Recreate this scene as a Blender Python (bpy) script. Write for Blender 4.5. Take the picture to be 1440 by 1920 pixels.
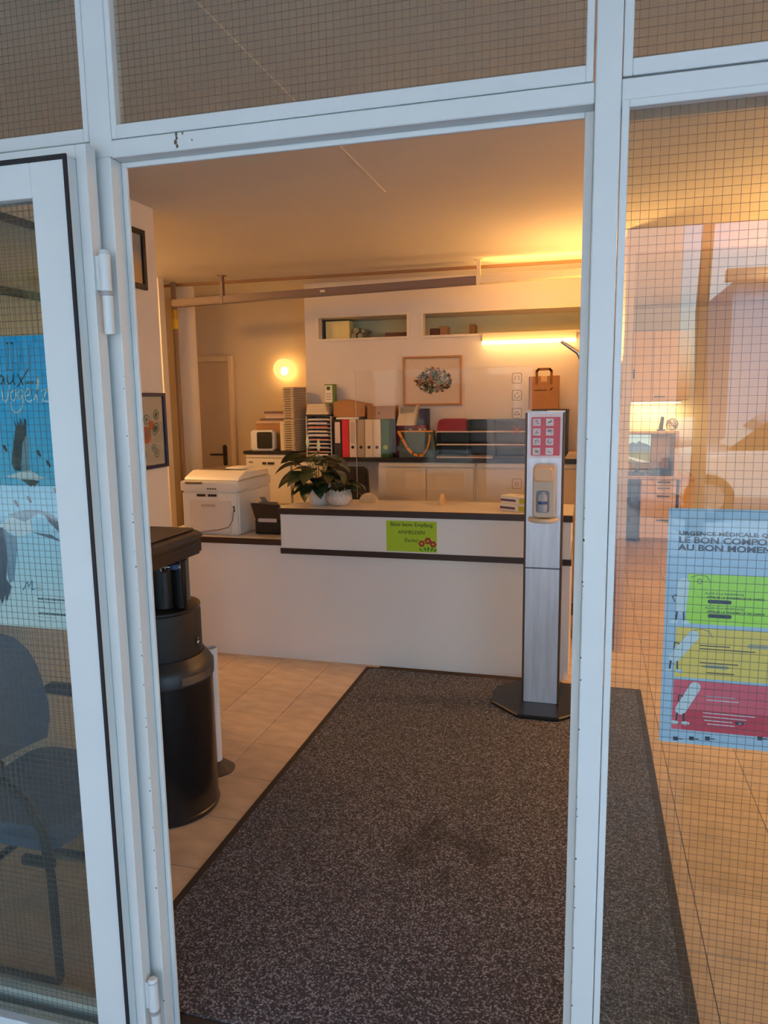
import bpy, bmesh, math, random
from mathutils import Vector, Matrix
random.seed(7)
for o in list(bpy.data.objects): bpy.data.objects.remove(o)
SC = bpy.context.scene
COL = SC.collection
PI = math.pi
# ------------------------------------------------------------------ camera
F_PX, YAW, PITCH, ROLL, CAM_Z = 1397.2, 0.26762, -0.14952, -0.013968, 1.65
_cy, _sy, _cp, _sp = math.cos(YAW), math.sin(YAW), math.cos(PITCH), math.sin(PITCH)
FWD = Vector((-_sy*_cp, _cy*_cp, _sp)); _r = Vector((_cy, _sy, 0)); _u = _r.cross(FWD)
RGT = _r*math.cos(ROLL) + _u*math.sin(ROLL); UPV = _u*math.cos(ROLL) - _r*math.sin(ROLL)
CAM = Vector((0, 0, CAM_Z))
cd = bpy.data.cameras.new('camera'); cam = bpy.data.objects.new('camera', cd); COL.objects.link(cam)
cd.sensor_fit = 'HORIZONTAL'; cd.sensor_width = 36; cd.lens = F_PX/1440*36; cd.clip_start = 0.02
cam.matrix_world = Matrix(((RGT.x, UPV.x, -FWD.x, CAM.x), (RGT.y, UPV.y, -FWD.y, CAM.y), (RGT.z, UPV.z, -FWD.z, CAM.z), (0, 0, 0, 1)))
SC.camera = cam
# ------------------------------------------------------------------ sky, sun, exposure
SUN_EL, SUN_AZ = math.radians(48), math.radians(12)      # sun stands behind the building (+y)
w = bpy.data.worlds.new('sky'); SC.world = w; w.use_nodes = True
nt = w.node_tree; nt.nodes.clear()
wo = nt.nodes.new('ShaderNodeOutputWorld'); bg = nt.nodes.new('ShaderNodeBackground'); sk = nt.nodes.new('ShaderNodeTexSky')
sk.sky_type = 'NISHITA'; sk.sun_disc = False; sk.sun_elevation = SUN_EL; sk.sun_rotation = SUN_AZ
sk.dust_density = 2.5; sk.air_density = 1.0; sk.ozone_density = 1.0
tn = nt.nodes.new('ShaderNodeMix'); tn.data_type = 'RGBA'; tn.blend_type = 'MULTIPLY'; tn.inputs[0].default_value = 1; tn.inputs[7].default_value = (.88, 1.0, 1.03, 1)
nt.links.new(sk.outputs[0], tn.inputs[6]); nt.links.new(tn.outputs[2], bg.inputs[0]); bg.inputs[1].default_value = 0.68
nt.links.new(bg.outputs[0], wo.inputs[0])
sl = bpy.data.lights.new('sun', 'SUN'); sl.energy = 4.2; sl.angle = math.radians(0.6); sl.color = (.90, .97, 1.0)
so = bpy.data.objects.new('sun', sl); COL.objects.link(so)
sd = Vector((math.sin(SUN_AZ)*math.cos(SUN_EL), math.cos(SUN_AZ)*math.cos(SUN_EL), math.sin(SUN_EL)))
so.rotation_euler = sd.to_track_quat('Z', 'Y').to_euler(); so.location = (0, 20, 20)
WARM = (1.0, 0.52, 0.17)
SC.view_settings.view_transform = 'Standard'; SC.view_settings.look = 'None'
SC.view_settings.exposure = 0.75; SC.view_settings.gamma = 1.0; SC.view_settings.use_curve_mapping = False
SC.cycles.max_bounces = 10; SC.cycles.transparent_max_bounces = 24
SC.cycles.caustics_reflective = False; SC.cycles.caustics_refractive = False; SC.cycles.sample_clamp_indirect = 4
SC.cycles.use_denoising = True
# ------------------------------------------------------------------ helpers
def ray(px, py): return FWD + RGT*((px-720)/F_PX) - UPV*((py-960)/F_PX)
def at(px, py, y): d = ray(px, py); return CAM + d*(y/d.y)               # point of a sight line on a plane y = const
def atx(px, py, x): d = ray(px, py); return CAM + d*(x/d.x)
def atz(px, py, z): d = ray(px, py); return CAM + d*((z-CAM_Z)/d.z)
def lin(c): c /= 255; return c/12.92 if c <= .04045 else ((c+.055)/1.055)**2.4
MATS = {}
def M(name, rgb, rough=.5, metal=0., noise=None, bump=None, spec=.5, emit=None, objrand=0., stretch=(1, 1, 1), coat=0.):
    if name in MATS: return MATS[name]
    m = bpy.data.materials.new(name); m.use_nodes = True; t = m.node_tree; b = t.nodes['Principled BSDF']
    c = tuple(lin(v) for v in rgb)+(1,)
    b.inputs['Base Color'].default_value = c; b.inputs['Roughness'].default_value = rough; b.inputs['Metallic'].default_value = metal
    b.inputs['Specular IOR Level'].default_value = spec; b.inputs['Coat Weight'].default_value = coat
    if emit: b.inputs['Emission Color'].default_value = tuple(emit[0])+(1,); b.inputs['Emission Strength'].default_value = emit[1]
    if noise or bump or objrand:
        tc = t.nodes.new('ShaderNodeTexCoord'); mp = t.nodes.new('ShaderNodeMapping'); mp.inputs['Scale'].default_value = stretch
        t.links.new(tc.outputs['Object'], mp.inputs[0])
    if noise or objrand:
        hs = t.nodes.new('ShaderNodeHueSaturation'); hs.inputs['Color'].default_value = c
        last = None
        if noise:
            n = t.nodes.new('ShaderNodeTexNoise'); n.inputs['Scale'].default_value = noise[0]; n.inputs['Detail'].default_value = 5
            t.links.new(mp.outputs[0], n.inputs['Vector'])
            mr = t.nodes.new('ShaderNodeMapRange'); mr.inputs[1].default_value = .3; mr.inputs[2].default_value = .7
            mr.inputs[3].default_value = 1-noise[1]; mr.inputs[4].default_value = 1+noise[1]; t.links.new(n.outputs[0], mr.inputs[0]); last = mr.outputs[0]
        if objrand:
            oi = t.nodes.new('ShaderNodeObjectInfo'); m2 = t.nodes.new('ShaderNodeMapRange'); m2.inputs[3].default_value = 1-objrand; m2.inputs[4].default_value = 1+objrand
            t.links.new(oi.outputs['Random'], m2.inputs[0])
            if last:
                mu = t.nodes.new('ShaderNodeMath'); mu.operation = 'MULTIPLY'; t.links.new(last, mu.inputs[0]); t.links.new(m2.outputs[0], mu.inputs[1]); last = mu.outputs[0]
            else: last = m2.outputs[0]
        t.links.new(last, hs.inputs['Value']); t.links.new(hs.outputs[0], b.inputs['Base Color'])
    if bump:
        n2 = t.nodes.new('ShaderNodeTexNoise'); n2.inputs['Scale'].default_value = bump[0]; n2.inputs['Detail'].default_value = 4
        t.links.new(mp.outputs[0], n2.inputs['Vector']); bp = t.nodes.new('ShaderNodeBump'); bp.inputs['Strength'].default_value = bump[1]
        bp.inputs['Distance'].default_value = bump[2]; t.links.new(n2.outputs[0], bp.inputs['Height']); t.links.new(bp.outputs[0], b.inputs['Normal'])
    MATS[name] = m; return m
def glass(name, tint=(.93, .95, .93), base=.045, gloss=.0):
    if name in MATS: return MATS[name]
    m = bpy.data.materials.new(name); m.use_nodes = True; t = m.node_tree; t.nodes.clear()
    o = t.nodes.new('ShaderNodeOutputMaterial'); mx = t.nodes.new('ShaderNodeMixShader'); tr = t.nodes.new('ShaderNodeBsdfTransparent'); gl = t.nodes.new('ShaderNodeBsdfGlossy')
    tr.inputs[0].default_value = tint+(1,); gl.inputs['Roughness'].default_value = gloss
    lw = t.nodes.new('ShaderNodeLayerWeight'); lw.inputs[0].default_value = .5
    p = t.nodes.new('ShaderNodeMath'); p.operation = 'POWER'; p.inputs[1].default_value = 5; t.links.new(lw.outputs['Facing'], p.inputs[0])
    r = t.nodes.new('ShaderNodeMapRange'); r.inputs[3].default_value = base; r.inputs[4].default_value = 1; t.links.new(p.outputs[0], r.inputs[0])
    t.links.new(r.outputs[0], mx.inputs[0]); t.links.new(tr.outputs[0], mx.inputs[1]); t.links.new(gl.outputs[0], mx.inputs[2]); t.links.new(mx.outputs[0], o.inputs[0])
    MATS[name] = m; return m
def print_mat(name, ramp, axis=2, rough=.5):       # a printed sheet: colour ramp along one object axis, in metres
    m = bpy.data.materials.new(name); m.use_nodes = True; t = m.node_tree; b = t.nodes['Principled BSDF']; b.inputs['Roughness'].default_value = rough
    tc = t.nodes.new('ShaderNodeTexCoord'); sx = t.nodes.new('ShaderNodeSeparateXYZ'); t.links.new(tc.outputs['Object'], sx.inputs[0])
    lo, hi = ramp[0][0], ramp[-1][0]
    mr = t.nodes.new('ShaderNodeMapRange'); mr.inputs[1].default_value = lo; mr.inputs[2].default_value = hi; t.links.new(sx.outputs[axis], mr.inputs[0])
    cr = t.nodes.new('ShaderNodeValToRGB'); els = cr.color_ramp.elements
    while len(els) < len(ramp): els.new(.5)
    for e, (p, c) in zip(els, ramp): e.position = (p-lo)/(hi-lo); e.color = tuple(lin(v) for v in c)+(1,)
    t.links.new(mr.outputs[0], cr.inputs[0]); t.links.new(cr.outputs[0], b.inputs['Base Color']); return m

class MB:
    def __init__(s): s.v = []; s.f = []
    def add(s, vs, fs): n = len(s.v); s.v += [tuple(v) for v in vs]; s.f += [tuple(i+n for i in f) for f in fs]; return s
    def box(s, x0, x1, y0, y1, z0, z1):
        return s.add([(x0,y0,z0),(x1,y0,z0),(x1,y1,z0),(x0,y1,z0),(x0,y0,z1),(x1,y0,z1),(x1,y1,z1),(x0,y1,z1)], [(3,2,1,0),(4,5,6,7),(0,1,5,4),(1,2,6,5),(2,3,7,6),(3,0,4,7)])
    def prism(s, pts, a, b, axis='y'):             # polygon extruded along an axis from a to b
        n = len(pts)
        def P(u, v, w): return {'y': (u, w, v), 'x': (w, u, v), 'z': (u, v, w)}[axis]
        vs = [P(u, v, a) for u, v in pts]+[P(u, v, b) for u, v in pts]
        return s.add(vs, [tuple(range(n))[::-1], tuple(range(n, 2*n))]+[(i, (i+1) % n, n+(i+1) % n, n+i) for i in range(n)])
    def lathe(s, prof, c=(0, 0, 0), n=32, cap=True):
        vs = []; fs = []; k = len(prof)
        for r, z in prof: vs += [(c[0]+r*math.cos(2*PI*i/n), c[1]+r*math.sin(2*PI*i/n), c[2]+z) for i in range(n)]
        for j in range(k-1): fs += [(j*n+i, j*n+(i+1) % n, (j+1)*n+(i+1) % n, (j+1)*n+i) for i in range(n)]
        if cap: fs += [tuple(range(n))[::-1], tuple(range((k-1)*n, k*n))]
        return s.add(vs, fs)
    def tube(s, path, r, n=10, cap=True):
        path = [Vector(p) for p in path]; rs = r if isinstance(r, (list, tuple)) else [r]*len(path)
        vs = []; fs = []; prev = None
        for i, p in enumerate(path):
            t = (path[min(i+1, len(path)-1)]-path[max(i-1, 0)]).normalized()
            a = Vector((0, 0, 1)) if abs(t.z) < .9 else Vector((1, 0, 0))
            u = t.cross(a).normalized() if prev is None else (prev - t*prev.dot(t)).normalized(); prev = u; v = t.cross(u)
            vs += [p+(u*math.cos(2*PI*k/n)+v*math.sin(2*PI*k/n))*rs[i] for k in range(n)]
        for j in range(len(path)-1): fs += [(j*n+k, j*n+(k+1) % n, (j+1)*n+(k+1) % n, (j+1)*n+k) for k in range(n)]
        if cap: fs += [tuple(range(n))[::-1], tuple(range((len(path)-1)*n, len(path)*n))]
        return s.add(vs, fs)
    def ball(s, c, r, n=16, m=10, sc=(1, 1, 1)):
        vs = []; fs = []
        for j in range(1, m):
            a = PI*j/m; vs += [(c[0]+r*sc[0]*math.sin(a)*math.cos(2*PI*i/n), c[1]+r*sc[1]*math.sin(a)*math.sin(2*PI*i/n), c[2]-r*sc[2]*math.cos(a)) for i in range(n)]
        b = len(vs); vs += [(c[0], c[1], c[2]-r*sc[2]), (c[0], c[1], c[2]+r*sc[2])]
        for j in range(m-2): fs += [(j*n+i, j*n+(i+1) % n, (j+1)*n+(i+1) % n, (j+1)*n+i) for i in range(n)]
        fs += [(b, (i+1) % n, i) for i in range(n)]+[(b+1, (m-2)*n+i, (m-2)*n+(i+1) % n) for i in range(n)]
        return s.add(vs, fs)
    def mesh(s, name, mat, bev=0, smooth=False, seg=1):
        me = bpy.data.meshes.new(name); me.from_pydata(s.v, [], s.f); me.materials.append(mat)
        bm = bmesh.new(); bm.from_mesh(me)
        if bev:
            es = [e for e in bm.edges if len(e.link_faces) == 2 and e.calc_face_angle(0) > .5]
            bmesh.ops.bevel(bm, geom=es, offset=bev, segments=seg, affect='EDGES', clamp_overlap=True)
        bmesh.ops.recalc_face_normals(bm, faces=bm.faces); bm.to_mesh(me); bm.free()
        if smooth: me.shade_smooth(); me.set_sharp_from_angle(angle=math.radians(38))
        me.update(); return me
    def obj(s, name, mat, parent=None, bev=0, smooth=False, loc=(0, 0, 0), rot=(0, 0, 0), seg=1):
        return put(name, s.mesh(name, mat, bev, smooth, seg), parent, loc, rot)
def worg(o):
    v = Vector((0, 0, 0))
    while o: v += o.location; o = o.parent
    return v
def W(mb, name, mat, parent=None, bev=0, smooth=False, seg=1):     # a part drawn in room coordinates, stored relative to its (unrotated) thing
    v = worg(parent); mb.v = [(a[0]-v.x, a[1]-v.y, a[2]-v.z) for a in mb.v]
    return mb.obj(name, mat, parent, bev, smooth, seg=seg)
def S(mb, name, mat, label, cat, loc, bev=0, smooth=False, group=None, kind=None, seg=1):   # a thing that is one mesh, drawn in room coordinates
    mb.v = [(a[0]-loc[0], a[1]-loc[1], a[2]-loc[2]) for a in mb.v]
    return tag(mb.obj(name, mat, None, bev, smooth, loc, seg=seg), label, cat, group, kind)
def put(name, me, parent=None, loc=(0, 0, 0), rot=(0, 0, 0)):
    o = bpy.data.objects.new(name, me); COL.objects.link(o); o.location = loc; o.rotation_euler = rot
    if parent: o.parent = parent
    return o
def tag(o, label=None, cat=None, group=None, kind=None):
    if label: o['label'] = label
    if cat: o['category'] = cat
    if group: o['group'] = group
    if kind: o['kind'] = kind
    return o
def thing(name, label, cat, loc=(0, 0, 0), rz=0, group=None, kind=None):
    o = bpy.data.objects.new(name, None); COL.objects.link(o); o.empty_display_size = .05; o.location = loc; o.rotation_euler = (0, 0, rz)
    return tag(o, label, cat, group, kind)
def dup(root, loc, rz=0, label=None):
    r = root.copy(); COL.objects.link(r); r.location = loc; r.rotation_euler = (0, 0, rz)
    if label: r['label'] = label
    for ch in root.children:
        c = ch.copy(); COL.objects.link(c); c.parent = r
        for g in ch.children:
            d = g.copy(); COL.objects.link(d); d.parent = c
    return r
TXT = {}
def text(name, s, size, mat, parent, loc, align='LEFT', xs=1., shear=0., bold=0., rz=0):    # flat lettering facing -y
    cu = bpy.data.curves.new('lettering', 'FONT'); cu.body = s; cu.size = size; cu.align_x = align; cu.extrude = .0003; cu.shear = shear; cu.offset = bold; cu.resolution_u = 3
    tmp = bpy.data.objects.new('lettering', cu); COL.objects.link(tmp)
    me = bpy.data.meshes.new_from_object(tmp.evaluated_get(bpy.context.evaluated_depsgraph_get())); bpy.data.objects.remove(tmp)
    me.transform(Matrix.Rotation(PI/2, 4, 'X') @ Matrix.Scale(xs, 4, (1, 0, 0)))
    me.materials.clear(); me.materials.append(mat); return put(name, me, parent, loc, (0, 0, rz))
def ribbon(mb, pts, wd, y, th=.0005):               # a drawn stroke in the x-z plane
    pts = [Vector((p[0], p[1])) for p in pts]
    for a, b in zip(pts, pts[1:]):
        d = b-a
        if d.length < 1e-5: continue
        d = d.normalized(); n = Vector((-d.y, d.x))*wd/2; a2 = a-d*wd*.3; b2 = b+d*wd*.3
        mb.prism([tuple(a2-n), tuple(b2-n), tuple(b2+n), tuple(a2+n)], y-th, y)
    return mb
def ell(cx, cz, rx, rz, n=18, a0=0, a1=2*PI): return [(cx+rx*math.cos(a0+(a1-a0)*i/n), cz+rz*math.sin(a0+(a1-a0)*i/n)) for i in range(n+(0 if a1-a0 > 6.2 else 1))]
def rrect(x0, x1, z0, z1, r, n=4):
    o = []
    for cx, cz, a in ((x1-r, z1-r, 0), (x0+r, z1-r, PI/2), (x0+r, z0+r, PI), (x1-r, z0+r, 1.5*PI)): o += [(cx+r*math.cos(a+PI/2*i/n), cz+r*math.sin(a+PI/2*i/n)) for i in range(n+1)]
    return o
# ------------------------------------------------------------------ materials
PAINT = M('white_frame_paint', (200, 206, 204), .42, noise=(3, .03), bump=(90, .06, .002))
WALLM = M('wall_plaster', (230, 222, 210), .85, noise=(2, .03), bump=(120, .1, .002))
CEILM = M('ceiling_paint', (226, 219, 210), .9, noise=(1.5, .03), bump=(140, .1, .002))
GLASS = glass('clear_pane'); WGLASS = glass('wired_pane', (.90, .93, .90), .05); PLEXI = glass('acrylic_sheet', (.97, .97, .97), .014)
WIRE = M('wire', (92, 92, 90), .6, .2)
BLACK = M('black_plastic', (22, 22, 24), .35); BLACKM = M('black_matt', (24, 24, 26), .6); SATIN = M('black_satin', (16, 16, 18), .28, coat=.2)
WHITE = M('white_plastic', (228, 226, 220), .4); CREAM = M('cream_laminate', (232, 222, 200), .45, noise=(4, .03))
BROWN = M('dark_brown_edge', (48, 30, 26), .45); DARKTOP = M('black_worktop', (30, 24, 24), .35)
LAM = M('counter_laminate', (238, 232, 226), .5, noise=(2, .02)); CHROME = M('chrome', (210, 210, 210), .15, 1.); STEEL = M('brushed_steel', (192, 203, 216), .38, .45, noise=(14, .12), stretch=(3, 3, .25))
KRAFT = M('kraft_card', (176, 130, 84), .8, noise=(12, .06)); PAPER = M('paper', (236, 230, 218), .7); INK = M('black_ink', (28, 28, 30), .6)
WOODL = M('light_wood', (214, 178, 128), .5, noise=(9, .08), stretch=(1, 8, 8)); GREYP = M('grey_plastic', (150, 148, 146), .5); RUBBER = M('black_rubber', (14, 14, 18), .7)
# ------------------------------------------------------------------ STRUCTURE
H = 2.65
def struct(name, mb, m, label, cat=None, bev=0, parent=None): return tag(mb.obj(name, m, parent, bev), label, cat, None, 'structure')
# floor slab with the loose-laid tiles that can be seen
GROUT = M('tile_joint', (92, 66, 46), .9)
fl = struct('floor', MB().box(-4.2, 2.4, 1.46, 9.6, -.2, -.004), GROUT, 'beige wood-toned tiled floor of the reception room', 'floor')
TILE = M('floor_tile_vinyl', (198, 176, 152), .5, noise=(7, .16), bump=(30, .12, .003), objrand=.09, stretch=(1, 2.2, 1))
TS = .32
tm = MB().box(-TS/2+.0012, TS/2-.0012, -TS/2+.0012, TS/2-.0012, -.004, 0).mesh('floor_tile', TILE, .0012)
k = 0
for i in range(-4, 14):
    for j in range(-8, 18):
        x = -1.86+TS*(i+.5); y = 3.78+TS*(j+.5)
        ok = (x < -1.2 and x > -2.35 and y < 4.4 and y > 1.4) or (x > .2 and x < .21*y+.25 and y > 1.4 and y < 9.3 and x > y*.02) or (x > -.2 and x < .3 and 4.2 < y < 5.6)
        if not ok: continue
        put('floor_tile', tm, fl, (x, y, 0)); k += 1
struct('ceiling', MB().box(-4.2, 2.4, 1.5, 9.6, H, H+.25), CEILM, 'plain plastered ceiling glowing orange above the counter lamps', 'ceiling')
struct('wall_left', MB().box(-2.34, -2.22, 1.56, 3.62, 0, H), WALLM, 'beige wall with framed pictures, beside the drinks dispenser', 'wall')
struct('wall_left_far', MB().box(-4.2, -4.08, 3.55, 6.7, 0, H), WALLM, 'far side wall of the alcove, hidden behind the white pipe casing', 'wall')
struct('wall_left_return', MB().box(-4.1, -2.34, 3.50, 3.62, 0, H), WALLM, 'back of the picture wall towards the alcove', 'wall')
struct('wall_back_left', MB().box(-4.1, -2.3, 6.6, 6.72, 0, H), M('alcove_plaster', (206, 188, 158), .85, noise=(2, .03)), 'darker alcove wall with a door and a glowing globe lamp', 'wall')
# niche wall with two long openings
nb = MB(); n1 = (-2.275, -1.49, 2.176, 2.353); n2 = (-1.35, .16, 2.176, 2.353)
nb.box(-2.406, .25, 6.25, 6.33, 0, 2.176).box(-2.406, .25, 6.25, 6.33, 2.353, H)
nb.box(-2.406, n1[0], 6.25, 6.33, 2.176, 2.353).box(n1[1], n2[0], 6.25, 6.33, 2.176, 2.353).box(n2[1], .25, 6.25, 6.33, 2.176, 2.353)
nb.box(-2.406, -2.33, 6.33, 6.6, 0, H).box(-2.33, .25, 6.33, 6.6, 2.10, 2.176).box(-2.33, .25, 6.33, 6.6, 2.353, 2.40)
NICHEB = M('niche_back_light_tint', (214, 208, 160), .8)  # greenish light inside the openings is put into this colour
struct('wall_back', nb, WALLM, 'beige rear wall with two long shallow openings above a picture', 'wall')
struct('wall_niche_back', MB().box(-2.33, .25, 6.6, 6.66, 0, H), NICHEB, 'back of the long wall openings, coloured for the greenish light inside', 'wall')
tb = MB()
for n in (n1, n2):
    for a in ((n[0]-.02, n[0], n[2]-.02, n[3]+.02), (n[1], n[1]+.02, n[2]-.02, n[3]+.02), (n[0], n[1], n[3], n[3]+.02), (n[0], n[1], n[2]-.02, n[2])): tb.box(a[0], a[1], 6.235, 6.25, a[2], a[3])
struct('trim_1', tb, CREAM, 'cream painted casing round the long wall openings', 'trim')
PART = M('partition_paint', (206, 172, 142), .8)
struct('wall_partition', MB().box(.20, .25, 4.93, 9.4, 0, H), PART, 'brownish partition end between counter and back office', 'wall')
struct('trim_2', MB().box(.25, 2.3, 4.93, 5.03, 2.51, H), PART, 'lintel beam over the opening into the back office', 'trim')
struct('wall_right', MB().box(2.28, 2.4, 1.56, 9.5, 0, H), WALLM, 'side wall of the back office, outside the view', 'wall')
struct('wall_back_office', MB().box(.15, 2.4, 9.4, 9.52, 0, H), WALLM, 'end wall of the back office behind desk and wall cabinets', 'wall')
p1, p2 = atz(365, 0, H), atz(720, 360, H)
struct('trim_3', MB().box(p1.x-.003, p1.x+.003, p1.y, p2.y, H-.003, H), M('seam_white', (240, 230, 215), .7), 'thin pale seam running across the ceiling', 'trim')
struct('trim_4', MB().box(-3.8, .15, 5.87, 5.90, H-.02, H), M('ceiling_rail', (150, 112, 78), .6), 'thin dark rail on the ceiling above the hanging lamp channel', 'trim')
for (x0, x1, y, nm, lb) in ((-2.406, .15, 6.235, 'baseboard_back', 'skirting under the rear wall'),): struct(nm, MB().box(x0, x1, y, 6.25, 0, .07), CREAM, lb, 'baseboard')
struct('trim_5', MB().box(-3.72, -3.372, 5.52, 5.60, 0, H), WALLM, 'square white pipe casing from floor to ceiling beside the round column', 'trim')
cp = at(346, 560, 6.05)
struct('trim_6', MB().lathe([(.085, 0), (.085, H)], (cp.x, 6.05, 0), 32), WALLM, 'round white column left of the alcove door', 'column')
# ---- alcove door
d1 = thing('door_1', 'closed beige alcove door with dark lever handle', 'door', (-3.47, 6.6, 0), kind='structure')
BEIGE = M('beige_door_paint', (196, 172, 138), .6)
MB().box(-.38, .155, -.035, -.002, .01, 2.03).obj('door_panel', BEIGE, d1, .004)
MB().box(.155, .20, -.05, -.001, 0, 2.085).box(-.42, -.38, -.05, -.001, 0, 2.085).box(-.38, .155, -.05, -.001, 2.03, 2.085).obj('door_frame', M('door_frame_paint', (214, 192, 158), .55), d1, .006)
hx = .085
MB().prism(rrect(hx-.02, hx+.02, 1.04, 1.24, .018), -.043, -.035).obj('handle_plate', BLACK, d1)
MB().tube([(hx, -.043, 1.15), (hx, -.085, 1.15), (hx-.02, -.09, 1.15), (hx-.13, -.09, 1.15)], .009).obj('door_handle', BLACK, d1, smooth=True)
# ---- shopfront frame
struct('trim_7', MB().box(-1.066, -1.017, 1.5, 1.549, 0, 2.18).box(-1.066, -1.012, 1.5, 1.549, 2.18, 2.72), PAINT, 'white painted post on the hinge side of the entrance', 'post', .002)
struct('trim_8', MB().box(-.0035, .042, 1.5, 1.58, 0, 2.72), PAINT, 'white painted post between the entrance and the fixed pane with the first-aid poster', 'post', .002)
rl = struct('trim_9', MB().box(-2.3, -1.0665, 1.503, 1.58, 2.178, 2.2145).box(-1.0165, -.004, 1.503, 1.565, 2.178, 2.2145).box(.0425, 2.3, 1.503, 1.58, 2.166, 2.2145), PAINT, 'white transom rail above the entrance with a rusty chip', 'rail', .002)
RUST = M('rust', (96, 84, 60), .9, noise=(200, .5))
rs = MB()
for px, py, s in ((330, 252, 4), (331, 259, 3), (329, 266, 4), (332, 274, 3), (342, 250, 2), (360, 262, 1.6)):
    p = at(px, py, 1.5028); s *= .00095; rs.prism([(p.x+s*random.uniform(.6, 1.3)*math.cos(a), p.z+1.5*s*random.uniform(.6, 1.3)*math.sin(a)) for a in [i*PI/4 for i in range(8)]], 1.5022, 1.5035)
rs.obj('rust_chip', RUST, rl)
stp = MB().box(-1.0165, -1.0045, 1.538, 1.5475, 0, 2.178).box(-.0205, -.0037, 1.538, 1.5475, 0, 2.178).box(-1.0045, -.0205, 1.538, 1.5475, 2.1665, 2.178)
st = struct('trim_10', stp, PAINT, 'white door stop lining the open entrance', 'trim', .0015)
CHIP = M('chip_dark', (70, 60, 52), .9)
cb = MB()
for q in range(46):
    side = random.random() < .5; py = random.uniform(700, 1900)
    p = at((240.7+(py-317)*.0619-16+random.choice((0, 1, 15))) if side else 1098-(py-225)*.0263+random.choice((0, 1, 16, 17)), py, 1.5)
    s = random.uniform(.0006, .0017); yy = 1.4995
    x = -1.0175-random.uniform(0, .002) if side else (-.0032+random.uniform(0, .002)); cb.prism([(x+s*math.cos(a), p.z+s*1.4*math.sin(a)) for a in [i*PI/3 for i in range(6)]], yy-.0003, yy+.0008)
tag(cb.obj('paint_chip', CHIP, st), kind='stuff')
hd = MB().box(-2.3, 2.3, 1.5, 1.6, 2.72, 3.2); struct('wall_front', hd, M('outer_render', (176, 172, 166), .9), 'rendered facade strip above the shopfront glazing', 'wall')
def wires(x0, x1, z0, z1, y, s=.0155, wd=.00068):
    b = MB(); h = wd/2; n = int((x1-x0)/s)
    for i in range(1, n+1):
        x = x0+s*(i-.35)
        if x < x1: b.box(x-h, x+h, y-h, y+h, z0, z1)
    for i in range(1, int((z1-z0)/s)+1):
        z = z0+s*(i-.4); b.box(x0, x1, y-h, y+h, z-h, z+h)
    return b
def pane(n, x0, x1, z0, z1, y, label, bead=.018, wire=True, yb=1.5, btop=None):
    G = thing('window_%d' % n, label, 'window', kind='structure')
    b = MB(); b.box(x0-bead, x0, yb+.001, y+.012, z0-(btop or bead), z1+bead).box(x1, x1+bead, yb+.001, y+.012, z0-(btop or bead), z1+bead)
    b.box(x0, x1, yb+.001, y+.012, z1, z1+bead).box(x0, x1, yb+.001, y+.012, z0-(btop or bead), z0).obj('glazing_bead', PAINT, G, .0015)
    MB().box(x0, x1, y-.003, y+.003, z0, z1).obj('pane', WGLASS, G)
    if wire: tag(wires(x0, x1, z0, z1, y).obj('wire_mesh', WIRE, G), kind='stuff')
    return G
pane(1, -2.2, -1.081, 2.244, 2.7, 1.522, 'wired transom pane above the opened door leaf', .014, btop=.0285)
pane(2, -.998, -.021, 2.244, 2.7, 1.522, 'long wired transom pane above the open entrance', .0135, btop=.0285)
pane(3, .060, 1.1, 2.246, 2.7, 1.522, 'wired transom pane above the first-aid poster', .0165, btop=.0285)
pane(4, .057, 1.1, .12, 2.165, 1.522, 'tall wired fixed pane carrying the first-aid poster, reflecting the street', .0135)
pane(5, -2.2, -1.09, .055, 2.15, 1.53, 'wired fixed pane behind the opened door leaf', .022)
struct('trim_11', MB().box(-2.3, -1.068, 1.5, 1.545, 0, .032).box(.044, 2.3, 1.5, 1.58, 0, .09).box(1.12, 1.19, 1.5, 1.58, .09, 2.16).box(1.12, 1.19, 1.5, 1.58, 2.22, 2.72).box(-2.3, -2.225, 1.5, 1.56, .09, 2.17), PAINT, 'white bottom rails and outer posts of the shopfront', 'rail')
pane(6, 1.21, 2.25, .12, 2.165, 1.522, 'further wired fixed pane to the side, outside the view', .0135, wire=False)
# ---- opened door leaf, folded back against the fixed pane
dl = thing('door_2', 'white entrance door leaf with bird poster, swung fully open', 'door', (-1.012, 1.455, 0), kind='structure')
L = lambda x: x+1.012
Y = lambda y: y-1.455
gx0, gx1, gz0, gz1 = -1.90, -1.160, .045, 2.087
lf = MB().box(L(gx1), L(-1.068), Y(1.42), Y(1.468), .002, 2.166); lf.obj('door_stile', PAINT, dl, .002)
MB().box(L(-1.99), L(gx0), Y(1.42), Y(1.468), .002, 2.166).obj('door_stile', PAINT, dl, .002)
MB().box(L(gx0), L(gx1), Y(1.42), Y(1.468), gz1, 2.166).obj('door_rail', PAINT, dl, .002)
MB().box(L(gx0), L(gx1), Y(1.42), Y(1.468), .002, gz0).obj('door_rail', PAINT, dl, .002)
MB().box(L(-1.0675), L(-1.042), Y(1.45), Y(1.485), .002, 2.195).box(L(-2.01), L(-1.0675), Y(1.45), Y(1.485), 2.1665, 2.195).obj('door_flange', PAINT, dl, .0015)
MB().box(L(-1.0745), L(-1.0665), Y(1.4165), Y(1.4215), .002, 2.1675).box(L(-1.99), L(-1.0745), Y(1.4165), Y(1.4215), 2.1575, 2.1675).obj('gasket', RUBBER, dl)
MB().box(L(gx0), L(gx1), Y(1.443), Y(1.449), gz0, gz1).obj('pane', WGLASS, dl)
tag(wires(L(gx0), L(gx1), gz0, gz1, Y(1.446)).obj('wire_mesh', WIRE, dl), kind='stuff')
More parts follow.
